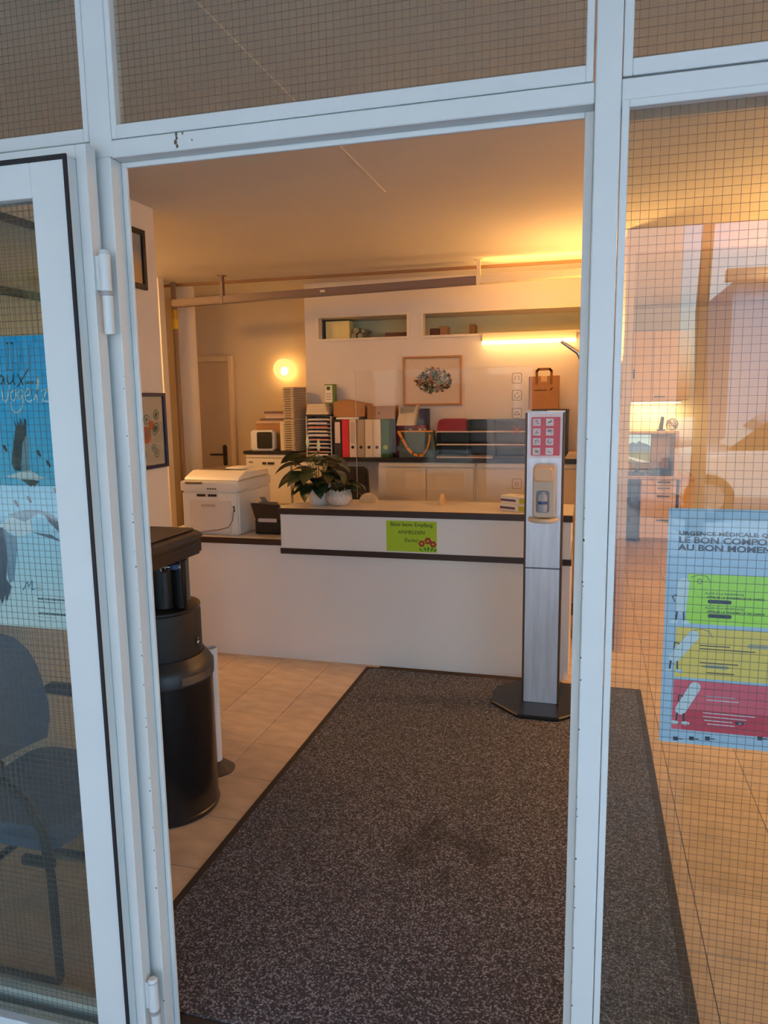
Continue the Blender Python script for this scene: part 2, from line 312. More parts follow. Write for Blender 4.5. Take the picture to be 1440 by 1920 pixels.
for zt, zb in ((1.975, 1.80), (.215, .04)):
    xx = L(-1.0215); yy = Y(1.462)
    hg = MB().lathe([(.0085, zt-.005), (.0125, zt-.001), (.0125, zt), (.008, zt+.006)], (xx, yy, -.002)).lathe([(.0125, zb+.092), (.0125, zt-.006)], (xx, yy, 0)).box(xx-.021, xx, yy-.004, yy+.004, zb+.094, zt-.008)
    h = hg.obj('hinge', PAINT, dl, smooth=True)
    MB().lathe([(.011, zb), (.0115, zb+.002), (.0115, zb+.082)], (xx+.002, yy, 0)).obj('hinge_knuckle', PAINT, h, smooth=True)
    MB().lathe([(.0135, zb+.0825), (.0135, zb+.0915)], (xx+.001, yy, 0)).obj('hinge_washer', GREYP, h, smooth=True)
# ---- upper storeys, canopy and street
OUT = M('outer_render_upper', (190, 186, 178), .9)
struct('wall_upper_storeys', MB().box(-9, 9, 1.62, 11, 2.92, 8.5).box(-9, -2.35, 1.5, 1.62, -.1, 2.92).box(2.35, 9, 1.5, 1.62, -.1, 2.92), OUT, 'own building above and beside the shopfront', 'wall')
struct('trim_12', MB().box(-9, 9, -3.4, 1.5, 2.95, 3.15), M('canopy_concrete', (150, 148, 144), .9), 'concrete canopy over the pavement in front of the shop', 'canopy')
GRND = M('pavement_concrete', (196, 198, 200), .9, noise=(12, .12), bump=(200, .3, .004))
struct('ground', MB().box(-40, 40, -60, 1.455, -.3, -.012), GRND, 'grey pavement and street in front of the entrance', 'ground')
# ================================================================== THINGS
# ---- entrance mat
PILE = M('mat_pile', (70, 62, 60), .95); t = PILE.node_tree; b = t.nodes['Principled BSDF']
tc = t.nodes.new('ShaderNodeTexCoord'); v = t.nodes.new('ShaderNodeTexVoronoi'); v.inputs['Scale'].default_value = 210; t.links.new(tc.outputs['Object'], v.inputs['Vector'])
sv = t.nodes.new('ShaderNodeSeparateColor'); t.links.new(v.outputs['Color'], sv.inputs[0])
cr = t.nodes.new('ShaderNodeValToRGB'); e = cr.color_ramp.elements; e[0].position = 0; e[0].color = tuple(lin(c) for c in (38, 38, 43))+(1,); e[1].position = 1; e[1].color = tuple(lin(c) for c in (146, 148, 160))+(1,)
q = e.new(.62); q.color = tuple(lin(c) for c in (68, 68, 76))+(1,); t.links.new(sv.outputs[0], cr.inputs[0])
n = t.nodes.new('ShaderNodeTexNoise'); n.inputs['Scale'].default_value = 5; n.inputs['Detail'].default_value = 6; t.links.new(tc.outputs['Object'], n.inputs['Vector'])
gd = t.nodes.new('ShaderNodeVectorMath'); gd.operation = 'DISTANCE'; gd.inputs[1].default_value = (.06, -.26, .0); t.links.new(tc.outputs['Object'], gd.inputs[0])   # worn damp patch in the middle of the mat
m1 = t.nodes.new('ShaderNodeMapRange'); m1.inputs[1].default_value = .05; m1.inputs[2].default_value = .42; m1.inputs[3].default_value = .42; m1.inputs[4].default_value = .24; t.links.new(gd.outputs['Value'], m1.inputs[0])
m2 = t.nodes.new('ShaderNodeMath'); m2.operation = 'SUBTRACT'; t.links.new(n.outputs[0], m2.inputs[0]); t.links.new(m1.outputs[0], m2.inputs[1])
m3 = t.nodes.new('ShaderNodeMapRange'); m3.inputs[1].default_value = .02; m3.inputs[2].default_value = .14; m3.inputs[3].default_value = .55; m3.inputs[4].default_value = 1; t.links.new(m2.outputs[0], m3.inputs[0])
mm = t.nodes.new('ShaderNodeMix'); mm.data_type = 'RGBA'; mm.blend_type = 'MULTIPLY'; mm.inputs[0].default_value = 1; t.links.new(cr.outputs[0], mm.inputs[6]); t.links.new(m3.outputs[0], mm.inputs[7]); t.links.new(mm.outputs[2], b.inputs['Base Color'])
bp = t.nodes.new('ShaderNodeBump'); bp.inputs['Strength'].default_value = .7; bp.inputs['Distance'].default_value = .004; t.links.new(sv.outputs[1], bp.inputs['Height']); t.links.new(bp.outputs[0], b.inputs['Normal'])
mt = thing('entrance_mat', 'large charcoal speckled entrance mat leading to the counter', 'mat', (-.486, 2.85, 0))
mx0, mx1, my0, my1 = -1.297, .326, 1.56, 4.262
W(MB().box(mx0+.03, mx1-.03, my0+.03, my1-.03, .0005, .0095), 'pile', PILE, mt)
bd = MB()
for a in ((mx0, mx0+.03, my0, my1), (mx1-.03, mx1, my0, my1), (mx0+.03, mx1-.03, my0, my0+.03), (mx0+.03, mx1-.03, my1-.03, my1)): bd.box(a[0], a[1], a[2], a[3], .0003, .007)
W(bd, 'rubber_edge', M('mat_rubber', (44, 38, 38), .8), mt, .003)
# ---- reception counter
CF = 4.28; CX0, CXM, CX1 = -2.75, -1.848, -.078
rc = thing('reception_counter', 'white reception counter with dark brown edges and raised middle', 'counter', (-1.25, 4.6, 0))
W(MB().box(CX0, CX1, CF+.022, CF+.05, .06, .75), 'front_panel', LAM, rc)
W(MB().box(CX0+.02, CX1-.02, CF+.028, CF+.06, 0, .0595), 'plinth', LAM, rc)
W(MB().box(CX1-.028, CX1, CF+.0505, 4.95, 0, .75), 'end_panel', LAM, rc)
W(MB().box(CX0, CX0+.028, CF+.0505, 5.0, 0, .75), 'end_panel', LAM, rc)
W(MB().box(CX0-.01, CXM-.003, CF+.006, 5.05, .7505, .788), 'low_worktop', M('desk_laminate', (206, 198, 188), .35), rc)
W(MB().box(CX0-.01, CXM-.004, CF-.006, CF+.0055, .7505, .788), 'worktop_edge', BROWN, rc)
W(MB().box(CXM-.002, CX1, CF+.0505, 5.05, .702, .735), 'desk_worktop', M('desk_laminate', (206, 198, 188)), rc)
W(MB().box(CXM-.004, CX1+.006, CF-.006, CF+.0215, .700, .735), 'worktop_edge', BROWN, rc)
W(MB().box(CXM, CX1, CF+.002, CF+.024, .7355, .951), 'raised_panel', LAM, rc)
W(MB().box(CXM, CXM+.024, CF+.0245, 4.74, .7355, .951), 'raised_side', LAM, rc)
W(MB().box(CX1-.024, CX1, CF+.0245, 4.74, .7355, .951), 'raised_side', LAM, rc)
W(MB().box(CXM-.008, CX1+.006, CF+.005, 4.745, .952, .989), 'raised_top', M('counter_top', (226, 216, 204), .3), rc)
W(MB().box(CXM-.012, CX1+.008, CF-.010, CF+.0045, .951, .9895), 'worktop_edge', BROWN, rc, .003)
# ---- green notice on the counter
SG = M('lime_paper', (172, 204, 34), .6)
sn = thing('paper_notice', 'lime green paper notice with printed flowers on the counter front', 'sign', (-1.005, CF+.0015, .84))
a, c_ = at(724, 976, CF), at(819, 1036, CF)
MB().box(-.156, .154, -.001, 0, -.096, .091).obj('sheet', SG, sn)
text('lettering', 'Bitte beim Empfang', .034, INK, sn, (0, -.0015, .058), 'CENTER', .98)
text('lettering', 'ANMELDEN', .031, INK, sn, (0, -.0015, .012), 'CENTER', 1.02)
text('lettering', 'Danke!', .030, INK, sn, (0, -.0015, -.036), 'CENTER', 1.0)
for k_, (fx, fz, r_) in enumerate(((.062, -.044, .02), (.100, -.026, .021), (.132, -.046, .02))):
    fb = MB()
    for i in range(6):
        an = 2*PI*i/6; fb.prism(ell(fx+r_*.62*math.cos(an), fz+r_*.62*math.sin(an), r_*.42, r_*.42, 10), -.0022, -.0012)
    f = fb.obj('printed_flower', M('flower_red', (176, 62, 40), .6), sn)
    MB().prism(ell(fx, fz, r_*.35, r_*.35, 10), -.0027, -.0021).obj('flower_centre', M('flower_yellow', (222, 170, 60), .6), f)
lfb = MB()
for fx, an in ((.07, 2.4), (.09, 2), (.1, 1.5), (.115, 1.1), (.13, .7)): lfb.prism([(fx, -.094), (fx+.022*math.cos(an)-.007, -.094+.022*math.sin(an)), (fx+.03*math.cos(an), -.094+.034*math.sin(an)), (fx+.022*math.cos(an)+.008, -.094+.02*math.sin(an))], -.0019, -.0011)
lfb.obj('printed_leaves', M('leaf_print', (52, 128, 44), .6), sn)
# ---- disinfectant stand
ds = thing('sanitizer_stand', 'steel hand disinfectant column on black octagonal foot', 'stand', (-.212, 3.96, 0))
MB().prism([(-.255*math.cos(PI/8+i*PI/4)/math.cos(PI/8)*1., -.255*math.sin(PI/8+i*PI/4)/math.cos(PI/8)) for i in range(8)], .0105, .030, 'z').obj('foot_plate', M('foot_steel', (34, 34, 40), .35, .4), ds, .006)
PX0, PX1, PY = -.088, .088, -.075
MB().box(PX0, PX1, PY, PY+.004, .0305, .765).obj('front_panel', STEEL, ds, .001)
MB().box(PX0, PX1, PY, PY+.004, .770, 1.575).obj('front_panel', STEEL, ds, .001)
BRZ = M('bronze_profile', (84, 66, 52), .4, .6)
MB().box(PX0-.010, PX0-.0005, PY-.004, PY+.075, .0305, 1.575).obj('side_profile', BRZ, ds, .002)
MB().box(PX1+.0005, PX1+.010, PY-.004, PY+.075, .0305, 1.575).obj('side_profile', BRZ, ds, .002)
MB().box(PX0, PX1, PY+.070, PY+.075, .0305, 1.575).obj('back_panel', STEEL, ds)
MB().box(PX0-.010, PX1+.010, PY-.004, PY+.075, 1.5755, 1.58).obj('cap', STEEL, ds)
dp = MB().prism(rrect(-.052, .060, 1.045, 1.315, .022), PY-.07, PY-.0005, 'y').obj('dispenser', M('dispenser_body', (206, 190, 168), .4), ds, .006, True)
MB().prism(rrect(-.046, .050, 1.232, 1.305, .02), PY-.098, PY-.0705).obj('dispenser_lever', M('dispenser_lever', (232, 190, 146), .4), dp, .006, True)
MB().prism(rrect(-.034, .032, 1.072, 1.185, .012), PY-.0725, PY-.0703).obj('dispenser_window', M('window_dark', (96, 98, 112), .15), dp)
MB().lathe([(.024, 0), (.025, .003), (.025, .08), (.014, .095), (.012, .105)], (-.001, PY-.066, 1.076), 20).obj('sanitizer_bottle', M('sanitizer_fluid', (170, 176, 190), .2), dp, smooth=True)
MB().lathe([(.0256, .04), (.0256, .056)], (-.001, PY-.066, 1.076), 20, False).obj('bottle_label', M('bottle_label_blue', (58, 84, 140), .4), dp, smooth=True)
pr = [(-.078*1, 0)]+[(-.078*math.cos(a), -.098*math.sin(a)) for a in [i*PI/16 for i in range(1, 16)]]+[(.078, 0)]
MB().prism([(x, PY-.001+y) for x, y in pr], 1.020, 1.040, 'z').obj('drip_tray', M('drip_tray', (214, 196, 172), .4), ds, .004)
sh = MB().prism(rrect(-.078, .084, 1.345, 1.570, .004), PY-.0025, PY-.0005).obj('notice_sheet', M('sheet_pale', (226, 212, 222), .2), ds)
MB().prism(rrect(-.068, .076, 1.357, 1.552, .003), PY-.0032, PY-.0026).obj('red_field', M('notice_red', (206, 42, 78), .3), sh)
for i in range(2):
    for j in range(4):
        cx, cz = -.040+i*.064, 1.527-j*.049; sy = MB(); MB().prism(rrect(cx-.019, cx+.019, cz-.019, cz+.017, .004), PY-.0038, PY-.0033).obj('icon_field', M('icon_pale', (226, 220, 226), .35), sh)
        ribbon(sy, [(cx+random.uniform(-.012, .012), cz+random.uniform(-.011, .011)) for _ in range(7)], .0028, PY-.0039); sy.obj('icon_stroke', M('icon_grey', (150, 130, 150), .4), sh)
# ---- drinks dispenser
dx, dy = -1.640, 2.55
dd = thing('drinks_dispenser', 'tall black drinks dispenser standing on a round black drum', 'dispenser', (dx, dy, 0))
MB().lathe([(.196, 0), (.203, .006), (.203, .022), (.199, .026), (.199, .56)], n=48).obj('drum', SATIN, dd, smooth=True)
MB().lathe([(.2, .5605), (.205, .565), (.205, .612), (.19, .634), (.17, .660)], n=48).obj('drum_lid', M('dispenser_shoulder', (34, 34, 38), .42), dd, smooth=True)
ga = [(.2068*math.cos(a), .2068*math.sin(a)) for a in [math.radians(-38+i*4) for i in range(12)]]
gb = MB(); nn = len(ga)
gb.add([(x, y, .572) for x, y in ga]+[(x, y, .603) for x, y in ga]+[(x*1.012, y*1.012, .572) for x, y in ga]+[(x*1.012, y*1.012, .603) for x, y in ga],
       [(2*nn+i, 2*nn+i+1, 3*nn+i+1, 3*nn+i) for i in range(nn-1)]+[(nn+i, nn+i+1, 3*nn+i+1, 3*nn+i) for i in range(nn-1)]+[(i, i+1, 2*nn+i+1, 2*nn+i) for i in range(nn-1)]+[(0, nn, 3*nn, 2*nn), (nn-1, 2*nn-1, 4*nn-1, 3*nn-1)])
gb.obj('reflection_strip', CHROME, dd)  # chrome arc stands in for a warm reflection on the drum
MB().lathe([(.163, .6605), (.163, .826), (.159, .838)], (.0, 0, 0), 40).obj('canister', BLACKM, dd, smooth=True)
MB().lathe([(.150, .8385), (.163, .842), (.163, .852), (.135, .862), (.06, .864)], (.0, 0, 0), 40).obj('canister_lid', BLACK, dd, smooth=True)
an = math.radians(2); ex, ey = .1632*math.cos(an), .1632*math.sin(an)
em = MB().prism(ell(0, 0, .016, .017, 20), -.0015, 0).obj('emblem', BLACK, dd, loc=(ex*1.004, ey*1.004, .712), rot=(0, 0, an+PI/2))
MB().prism(ell(0, -.003, .009, .005, 14), -.0022, -.0016).prism(ell(.001, .012, .003, .003, 10), -.0022, -.0016).obj('emblem_mark', M('emblem_white', (220, 224, 230), .4), em)
MB().prism(rrect(-.16, .115, -.11, .085, .045, 6), .8645, 1.055, 'z').obj('column', SATIN, dd, .004, True)
MB().tube([(.13, -.045, .8645), (.13, -.045, 1.05)], .028, 20).obj('column_pipe', M('glossy_black', (20, 18, 18), .12), dd, smooth=True)
hp = [(-.235, -.30), (.150, -.30), (.168, -.24), (.170, .07), (.10, .13), (-.235, .15)]
MB().prism(hp, 1.0555, 1.118, 'z').obj('head', BLACK, dd, .012, True, seg=2)
MB().prism([(x*1.03, y*1.03) for x, y in hp], 1.1185, 1.142, 'z').obj('head_cover', M('head_cover', (52, 50, 50), .3), dd, .008, True, seg=2)
MB().box(-.20, .12, -.25, .10, 1.1425, 1.152).obj('top_tray', M('tray_brown', (78, 66, 58), .4), dd, .004)
sp = MB().tube([(.095, -.105, 1.0555), (.095, -.105, 1.03), (.105, -.11, 1.018)], .013, 14).obj('tap', CHROME, dd, smooth=True)
MB().lathe([(.017, 0), (.017, .018)], (.145, -.10, 1.028), 16).obj('tap_knob', M('tap_blue', (44, 62, 120), .3), sp, smooth=True)
MB().tube([(.108, -.108, 1.036), (.165, -.098, 1.036)], .007, 10).obj('tap_lever', CHROME, sp, smooth=True)
# ---- white tube on a dark foot
tb_ = thing('upright_tube', 'slim white upright tube on dark flared foot, behind the drinks dispenser', 'tube holder', (-1.590, 2.86, 0))
MB().lathe([(.082, 0), (.083, .006), (.04, .040), (.032, .046)], n=32).obj('foot', M('foot_dark', (62, 54, 50), .5), tb_, smooth=True)
MB().lathe([(.028, .0465), (.028, .575), (.0255, .575), (.0255, .07)], n=28).obj('tube', M('tube_white', (224, 224, 226), .45), tb_, smooth=True)
# ---- visitor chair behind the opened leaf
BLU = M('blue_upholstery', (88, 108, 148), .8, noise=(60, .12), bump=(300, .2, .001)); FRM = M('black_chair_tube', (26, 26, 30), .4)
ch = thing('visitor_chair', 'dark blue upholstered visitor chair with black tube frame, behind the bird poster', 'chair', (-1.64, 1.86, 0))
MB().prism(rrect(-.235, .235, -.245, .245, .09, 6), .385, .455, 'z').obj('seat', BLU, ch, .022, True, seg=3)
bk = MB(); pts = []
for j in range(9):
    v_ = j/8; hw = .25*(1-(abs(v_-.42)/.62)**2.6)**.5 if abs(v_-.42) < .62 else .02
    pts.append((max(hw, .02), .50+.41*v_))
vs = []; nseg = 10
for hw, z in pts:
    for i in range(nseg+1):
        u_ = -1+2*i/nseg; vs.append((-.20-.10*(z-.5)/.41-.035*(1-u_*u_), hw*u_, z))
nv = len(vs); vs += [(x+.045, y, z) for x, y, z in vs]; fs = []
for j in range(8):
    for i in range(nseg): a_ = j*(nseg+1)+i; fs += [(a_, a_+1, a_+nseg+2, a_+nseg+1), (nv+a_, nv+a_+nseg+1, nv+a_+nseg+2, nv+a_+1)]
for i in range(nseg): fs += [(i, nv+i, nv+i+1, i+1), (8*(nseg+1)+i, 8*(nseg+1)+i+1, nv+8*(nseg+1)+i+1, nv+8*(nseg+1)+i)]
for j in range(8):
    for i in (0, nseg): a_ = j*(nseg+1)+i; fs.append((a_, a_+nseg+1, nv+a_+nseg+1, nv+a_))
bk.add(vs, fs).obj('backrest', BLU, ch, smooth=True)
for s in (-1, 1):
    yy = s*.272
    MB().tube([(-.26, yy, .014), (.205, yy, .014), (.222, yy, .022), (.23, yy, .04), (.228, yy, .35), (.215, yy, .47), (.17, yy, .565), (.10, yy, .615), (0, yy, .635), (-.20, yy, .64)], .0125, 10).obj('side_frame', FRM, ch, smooth=True)
    MB().prism(rrect(-.20, .09, .645, .668, .01), yy-.022, yy+.022).obj('armrest', BLACKM, ch, .006, True)
    MB().box(.12, .222, yy-s*.03, yy-s*.012, .36, .384).obj('seat_bracket', FRM, ch)
MB().tube([(.05, -.27, .375), (.05, .27, .375)], .011, 8).obj('cross_bar', FRM, ch, smooth=True)
MB().tube([(-.215, -.05, .43), (-.265, -.05, .45), (-.285, -.05, .62)], .011, 8).obj('back_strut', FRM, ch, smooth=True)
MB().tube([(-.215, .05, .43), (-.265, .05, .45), (-.285, .05, .62)], .011, 8).obj('back_strut', FRM, ch, smooth=True)
# ---- pictures on the side wall
def wall_picture(name, label, y0, y1, z0, z1, x, fcol, fw, artfn, th=.022):
    p = thing(name, label, 'picture', (x, (y0+y1)/2, (z0+z1)/2)); hy, hz = (y1-y0)/2, (z1-z0)/2
    f = MB().box(0, th, -hy, -hy+fw, -hz, hz).box(0, th, hy-fw, hy, -hz, hz).box(0, th, -hy+fw, hy-fw, -hz, -hz+fw).box(0, th, -hy+fw, hy-fw, hz-fw, hz); f.obj('frame', fcol, p, .002)
    artfn(p, hy-fw, hz-fw); MB().box(th*.62, th*.7, -hy+fw, hy-fw, -hz+fw, hz-fw).obj('pane', GLASS, p); return p
LAND = print_mat('landscape_print', [(-.14, (196, 150, 110)), (-.10, (240, 190, 130)), (-.02, (226, 190, 160)), (.06, (170, 170, 180)), (.14, (196, 200, 204))])
wall_picture('framed_picture', 'black-framed sunset print high on the picture wall', 3.06, 3.50, 2.222, 2.515, -2.219, BLACK, .026, lambda p, a, c: MB().box(.004, .008, -a, a, -c, c).obj('print', LAND, p))
FLP = M('print_paper', (222, 206, 190), .6)
def flowers(p, a, c):
    MB().box(.004, .008, -a, a, -c, c).obj('print', FLP, p); fb = MB(); ob = MB(); rnd = random.Random(4)
    for i in range(16):
        yy, zz = rnd.uniform(-.8, .8)*a, rnd.uniform(-.8, .75)*c; r0 = rnd.uniform(.018, .028)
        fb = MB(); ro = ell(yy, zz, r0, r0, 16); ri = ell(yy, zz, r0*.78, r0*.78, 16); n_ = 16
        fb.add([(.0081, *q_) for q_ in ro+ri]+[(.0088, *q_) for q_ in ro+ri], [(32+i_, 32+(i_+1) % n_, 48+(i_+1) % n_, 48+i_) for i_ in range(n_)]+[(i_, (i_+1) % n_, 32+(i_+1) % n_, 32+i_) for i_ in range(n_)]).prism(ell(yy, zz, r0*.4, r0*.4, 12), .0081, .0088, 'x')
        fb.obj('printed_ring', M('print_green', (128, 140, 124), .6), p)
    for (yy, zz, r0) in ((.03, -.02, .045), (-.05, .0, .03), (.08, .03, .025)): ob.prism(ell(yy, zz, r0, r0, 16), .0081, .0086, 'x')
    ob.obj('printed_blooms', M('print_coral', (222, 122, 84), .6), p)
wall_picture('framed_picture', 'dark blue framed print of green rings and coral blooms', 3.18, 3.605, 1.308, 1.702, -2.219, M('navy_frame', (38, 40, 74), .4), .018, flowers)
wall_picture('framed_picture', 'wide black-framed print seen through the opened leaf', 1.95, 3.0, 2.075, 2.385, -2.219, M('black_frame', (30, 30, 30), .4), .03, lambda p, a, c: MB().box(.004, .008, -a, a, -c, c).obj('print', print_mat('pale_print_reflection', [(-.12, (206, 190, 190)), (0, (226, 196, 140)), (.1, (190, 184, 172))]), p))  # warm middle band paints a reflection into the print colour
# ---- printers on the low worktop
pt = thing('office_printer', 'bulky white multifunction printer on the low worktop', 'printer', (-2.372, 4.61, .7885))
PW, PD = .205, .255
MB().box(-PW, PW, -PD, PD, 0, .285).obj('body', M('printer_white', (226, 222, 214), .45), pt, .012, True, seg=2)
MB().box(-PW-.004, PW+.004, -PD-.01, PD, .2855, .352).obj('scanner_unit', M('printer_white', (226, 222, 214)), pt, .008, True, seg=2)
sl_ = MB(); sl_.prism([(-PD+.02, .353), (PD-.02, .353), (PD-.02, .395), (-PD+.14, .41), (-PD+.04, .375)], -PW+.005, PW-.002, 'x').obj('lid', M('printer_lid', (232, 226, 214), .4), pt, .008, True)
MB().box(-.16, .04, -.10, .16, .4055, .413).obj('feeder_tray', M('printer_dark', (96, 78, 64), .4), pt, .003)
MB().box(.02, .15, -.06, .10, .4135, .425).obj('feeder_cover', M('printer_lid', (232, 226, 214)), pt, .004)
MB().box(-.145, .150, -PD-.008, -PD-.0005, .015, .225).obj('front_door', M('printer_door', (214, 206, 198), .5), pt, .004)
MB().box(-.060, -.020+.06, -PD-.011, -PD-.0082, .185, .203).obj('door_grip', M('printer_grip', (184, 174, 166), .5), pt)
MB().box(-.165, -.045, -PD-.02, -PD-.0105, .335, .350).obj('control_panel', M('printer_dark', (96, 78, 64)), pt, .003)
for xx in (-.092, -.012): MB().box(xx, xx+.062, -PD-.004, -PD-.0005, .252, .268).obj('paper_slot', BLACK, pt)
for q in range(4): MB().box(-.01+q*.018, .0+q*.018, -PD-.0125, -PD-.0102, .300, .309).obj('button', BLACK, pt)
MB().prism(ell(.170, .185, .006, .010, 12), -PD-.003, -PD-.0002).prism(ell(.172, .165, .005, .010, 12), -PD-.003, -PD-.0002).obj('keyhole', BLACK, pt)
MB().prism(ell(-.175, .03, .014, .014, 14), -PD-.003, -PD-.0002).obj('power_button', BLACK, pt)
MB().tube([(.168, -PD-.006, .16), (.160, -PD-.008, .10), (.13, -PD-.012, .055), (.06, -PD-.012, .035), (-.04, -PD-.012, .022), (-.12, -PD-.012, .006)], .0025, 8).obj('cable', M('cable_brown', (120, 84, 66), .5), pt, smooth=True)
p2_ = thing('photo_printer', 'small black compact printer with raised lid, next to the bulky white printer', 'printer', (-2.005, 4.50, .7885))
MB().box(-.09, .088, -.07, .11, 0, .10).obj('body', BLACK, p2_, .008, True)
MB().prism([(-.115, .205), (.075, .20), (.088, .185), (.088, .1005), (-.085, .1005)], -.075, -.045).obj('raised_lid', M('lid_brownblack', (34, 24, 24), .3), p2_, .004)
MB().prism(rrect(-.062, .070, .083, .107, .008), -.0785, -.0755).obj('silver_plate', M('silver_plate', (190, 186, 190), .3, .3), p2_)
MB().prism([(-.085, .235), (-.05, .238), (-.025, .206), (-.06, .206)], .0, .012).obj('paper_guide', M('guide_grey', (128, 118, 108), .4), p2_)
MB().box(-.085, .04, .0, .018, .1005, .205).obj('rear_tray', M('guide_grey', (128, 118, 108)), p2_)
# ---- plants on the raised top
TOPZ = .9895
LEAF = M('leaf_green', (40, 58, 34), .35, noise=(18, .25), objrand=.3); STEM = M('stem_green', (74, 96, 52), .5)
def leaf_mesh(ln, wd, droop, fold=.18, n=9):
    vs = []; fs = []; x = z = 0.; a = .0
    for i in range(n+1):
        t_ = i/n; h = wd*math.sin(PI*min(1, t_**.8))**.85*.5+.0006
        up = fold*h
        vs += [(x, -h, z+up), (x, -h*.5, z+up*.35), (x, 0, z), (x, h*.5, z+up*.35), (x, h, z+up)]
        a = -droop*t_; x += ln/n*math.cos(a); z += ln/n*math.sin(a)
    for i in range(n):
        for j in range(4): k_ = i*5+j; fs.append((k_, k_+1, k_+6, k_+5))
    me = bpy.data.meshes.new('leaf'); me.from_pydata(vs, [], fs); me.materials.append(LEAF); me.shade_smooth(); return me
LM = [leaf_mesh(.20, .105, 1.25), leaf_mesh(.235, .105, 1.5), leaf_mesh(.16, .088, 1.1), leaf_mesh(.10, .06, 1.1)]
pl = thing('peace_lily', 'peace lily with big dark leaves and two pale blooms in white pot', 'plant', (-1.668, 4.50, TOPZ))
pot = MB().lathe([(.060, 0), (.063, .004), (.080, .135), (.075, .135), (.071, .118)], n=40).obj('pot', M('pot_white', (226, 218, 206), .35), pl, smooth=True)
MB().lathe([(.001, .12), (.071, .12)], n=24).obj('soil', M('soil', (52, 40, 30), .95), pl)
def leafat(parent, base, az, el, mi, stem=.12, roll=0, sc=1.):
    b0 = Vector(base); d = Vector((math.cos(az)*math.cos(el), math.sin(az)*math.cos(el), math.sin(el)))
    tip = b0+d*stem; MB().tube([b0, b0+d*stem*.5+Vector((0, 0, .01)), tip], [.003, .0025, .002], 6).obj('stalk', STEM, parent, smooth=True)
    le = el*.35-.1; o = put('leaf', LM[mi], parent, tip, (0, 0, 0))
    o.rotation_euler = Matrix.Rotation(az, 3, 'Z').to_4x4().to_3x3().to_euler(); o.rotation_euler = (Matrix.Rotation(az, 3, 'Z') @ Matrix.Rotation(-le, 3, 'Y') @ Matrix.Rotation(roll, 3, 'X')).to_euler(); o.scale = (sc,)*3
for az, el, mi, st_, rl_ in ((2.95, .75, 1, .09, .5), (3.3, 1.0, 0, .15, .3), (2.5, 1.2, 0, .16, .2), (-.45, 1.0, 1, .12, -.4), (-.3, 1.15, 0, .15, -.2), (-.2, 1.3, 2, .17, 0), (-1.6, 1.0, 0, .10, 0), (-1.3, .8, 2, .08, .2), (-1.9, .8, 0, .11, -.3), (-2.3, 1.0, 2, .13, .3), (-.9, .9, 0, .12, -.3), (1.4, 1.1, 0, .15, 0), (1.9, 1.2, 0, .17, .3), (-2.7, 1.25, 2, .17, .3), (-.6, 1.3, 2, .19, 0), (-1.5, 1.35, 2, .2, .4), (2.2, .9, 1, .12, .2), (1.9, 1.25, 2, .13, -.3), (-2.0, .6, 2, .07, 0), (-1.1, .5, 2, .06, .3), (-1.7, .3, 0, .05, .2), (-2.2, .25, 2, .05, -.2), (-1.2, .2, 2, .05, .1), (2.8, 1.1, 0, .19, .5), (-.2, .5, 0, .1, -.5), (-2.6, .7, 0, .1, .5)):
    leafat(pl, (.02*math.cos(az), .02*math.sin(az), .12), az, el, mi, st_, rl_)
SP = M('spathe', (232, 232, 176), .5)
for sx_, sz_ in ((-.055, .40), (.018, .375)):
    stk = MB().tube([(sx_*.3, -.01, .12), (sx_*.8, -.03, .26), (sx_, -.035, sz_-.035)], .0025, 6).obj('flower_stalk', STEM, pl, smooth=True)
    MB().lathe([(.001, -.04), (.009, -.02), (.012, 0), (.008, .025), (.001, .048)], (sx_, -.035, sz_), 12).obj('bloom', SP, pl, smooth=True)
pl2 = thing('potted_plant', 'small leafy plant in a white lacy round pot, beside the peace lily', 'plant', (-1.520, 4.47, TOPZ))
MB().lathe([(.05, 0), (.062, .006), (.083, .04), (.080, .075), (.068, .092), (.064, .090), (.062, .08)], n=40).obj('pot', M('lacy_white', (220, 206, 190), .6, bump=(60, 1, .006), noise=(70, .15)), pl2, smooth=True)
for i in range(18):
    a = 2*PI*i/18; MB().ball((.066*math.cos(a), .066*math.sin(a), .094), .010, 8, 6).obj('pot_scallop', M('lacy_white', (220, 206, 190)), pl2, smooth=True)
MB().lathe([(.001, .078), (.062, .078)], n=20).obj('soil', M('soil', (52, 40, 30)), pl2)
for i in range(15): leafat(pl2, (0, 0, .078), i*2.399, .5+.8*((i*7) % 11)/11, 3 if i % 3 else 2, .05+.05*((i*5) % 7)/7, random.uniform(-.4, .4), .82)
leafat(pl2, (0, 0, .078), -.25, .75, 2, .10, -.4)
# ---- clear screen on the raised top
gs = thing('sneeze_guard', 'clear acrylic screen with printed icons standing in wooden feet on the counter', 'screen', (-.90, 4.62, TOPZ))
hz0, hz1 = .03, .845; X0, X1 = -.545, .57; sx0, sx1, sz0, sz1 = -.22, .16, .095, .20
gp = MB().box(X0, sx0, 0, .005, hz0, hz1).box(sx1, X1, 0, .005, hz0, hz1).box(sx0, sx1, 0, .005, sz1, hz1).box(sx0, sx1, 0, .005, hz0, sz0); gp.obj('sheet', PLEXI, gs)
EDGE = M('acrylic_edge', (232, 214, 190), .2)
eb = MB(); eb.box(X0-.002, X0-.0003, 0, .005, hz0, hz1).box(X0-.002, X1, 0, .005, hz1+.0003, hz1+.0015)
for a, c in zip(rrect(sx0, sx1, sz0, sz1, .012), rrect(sx0, sx1, sz0, sz1, .012)[1:]): pass
ribbon(eb, rrect(sx0, sx1, sz0, sz1, .012)+[rrect(sx0, sx1, sz0, sz1, .012)[0]], .0015, -.0006); eb.obj('sheet_edge', EDGE, gs)
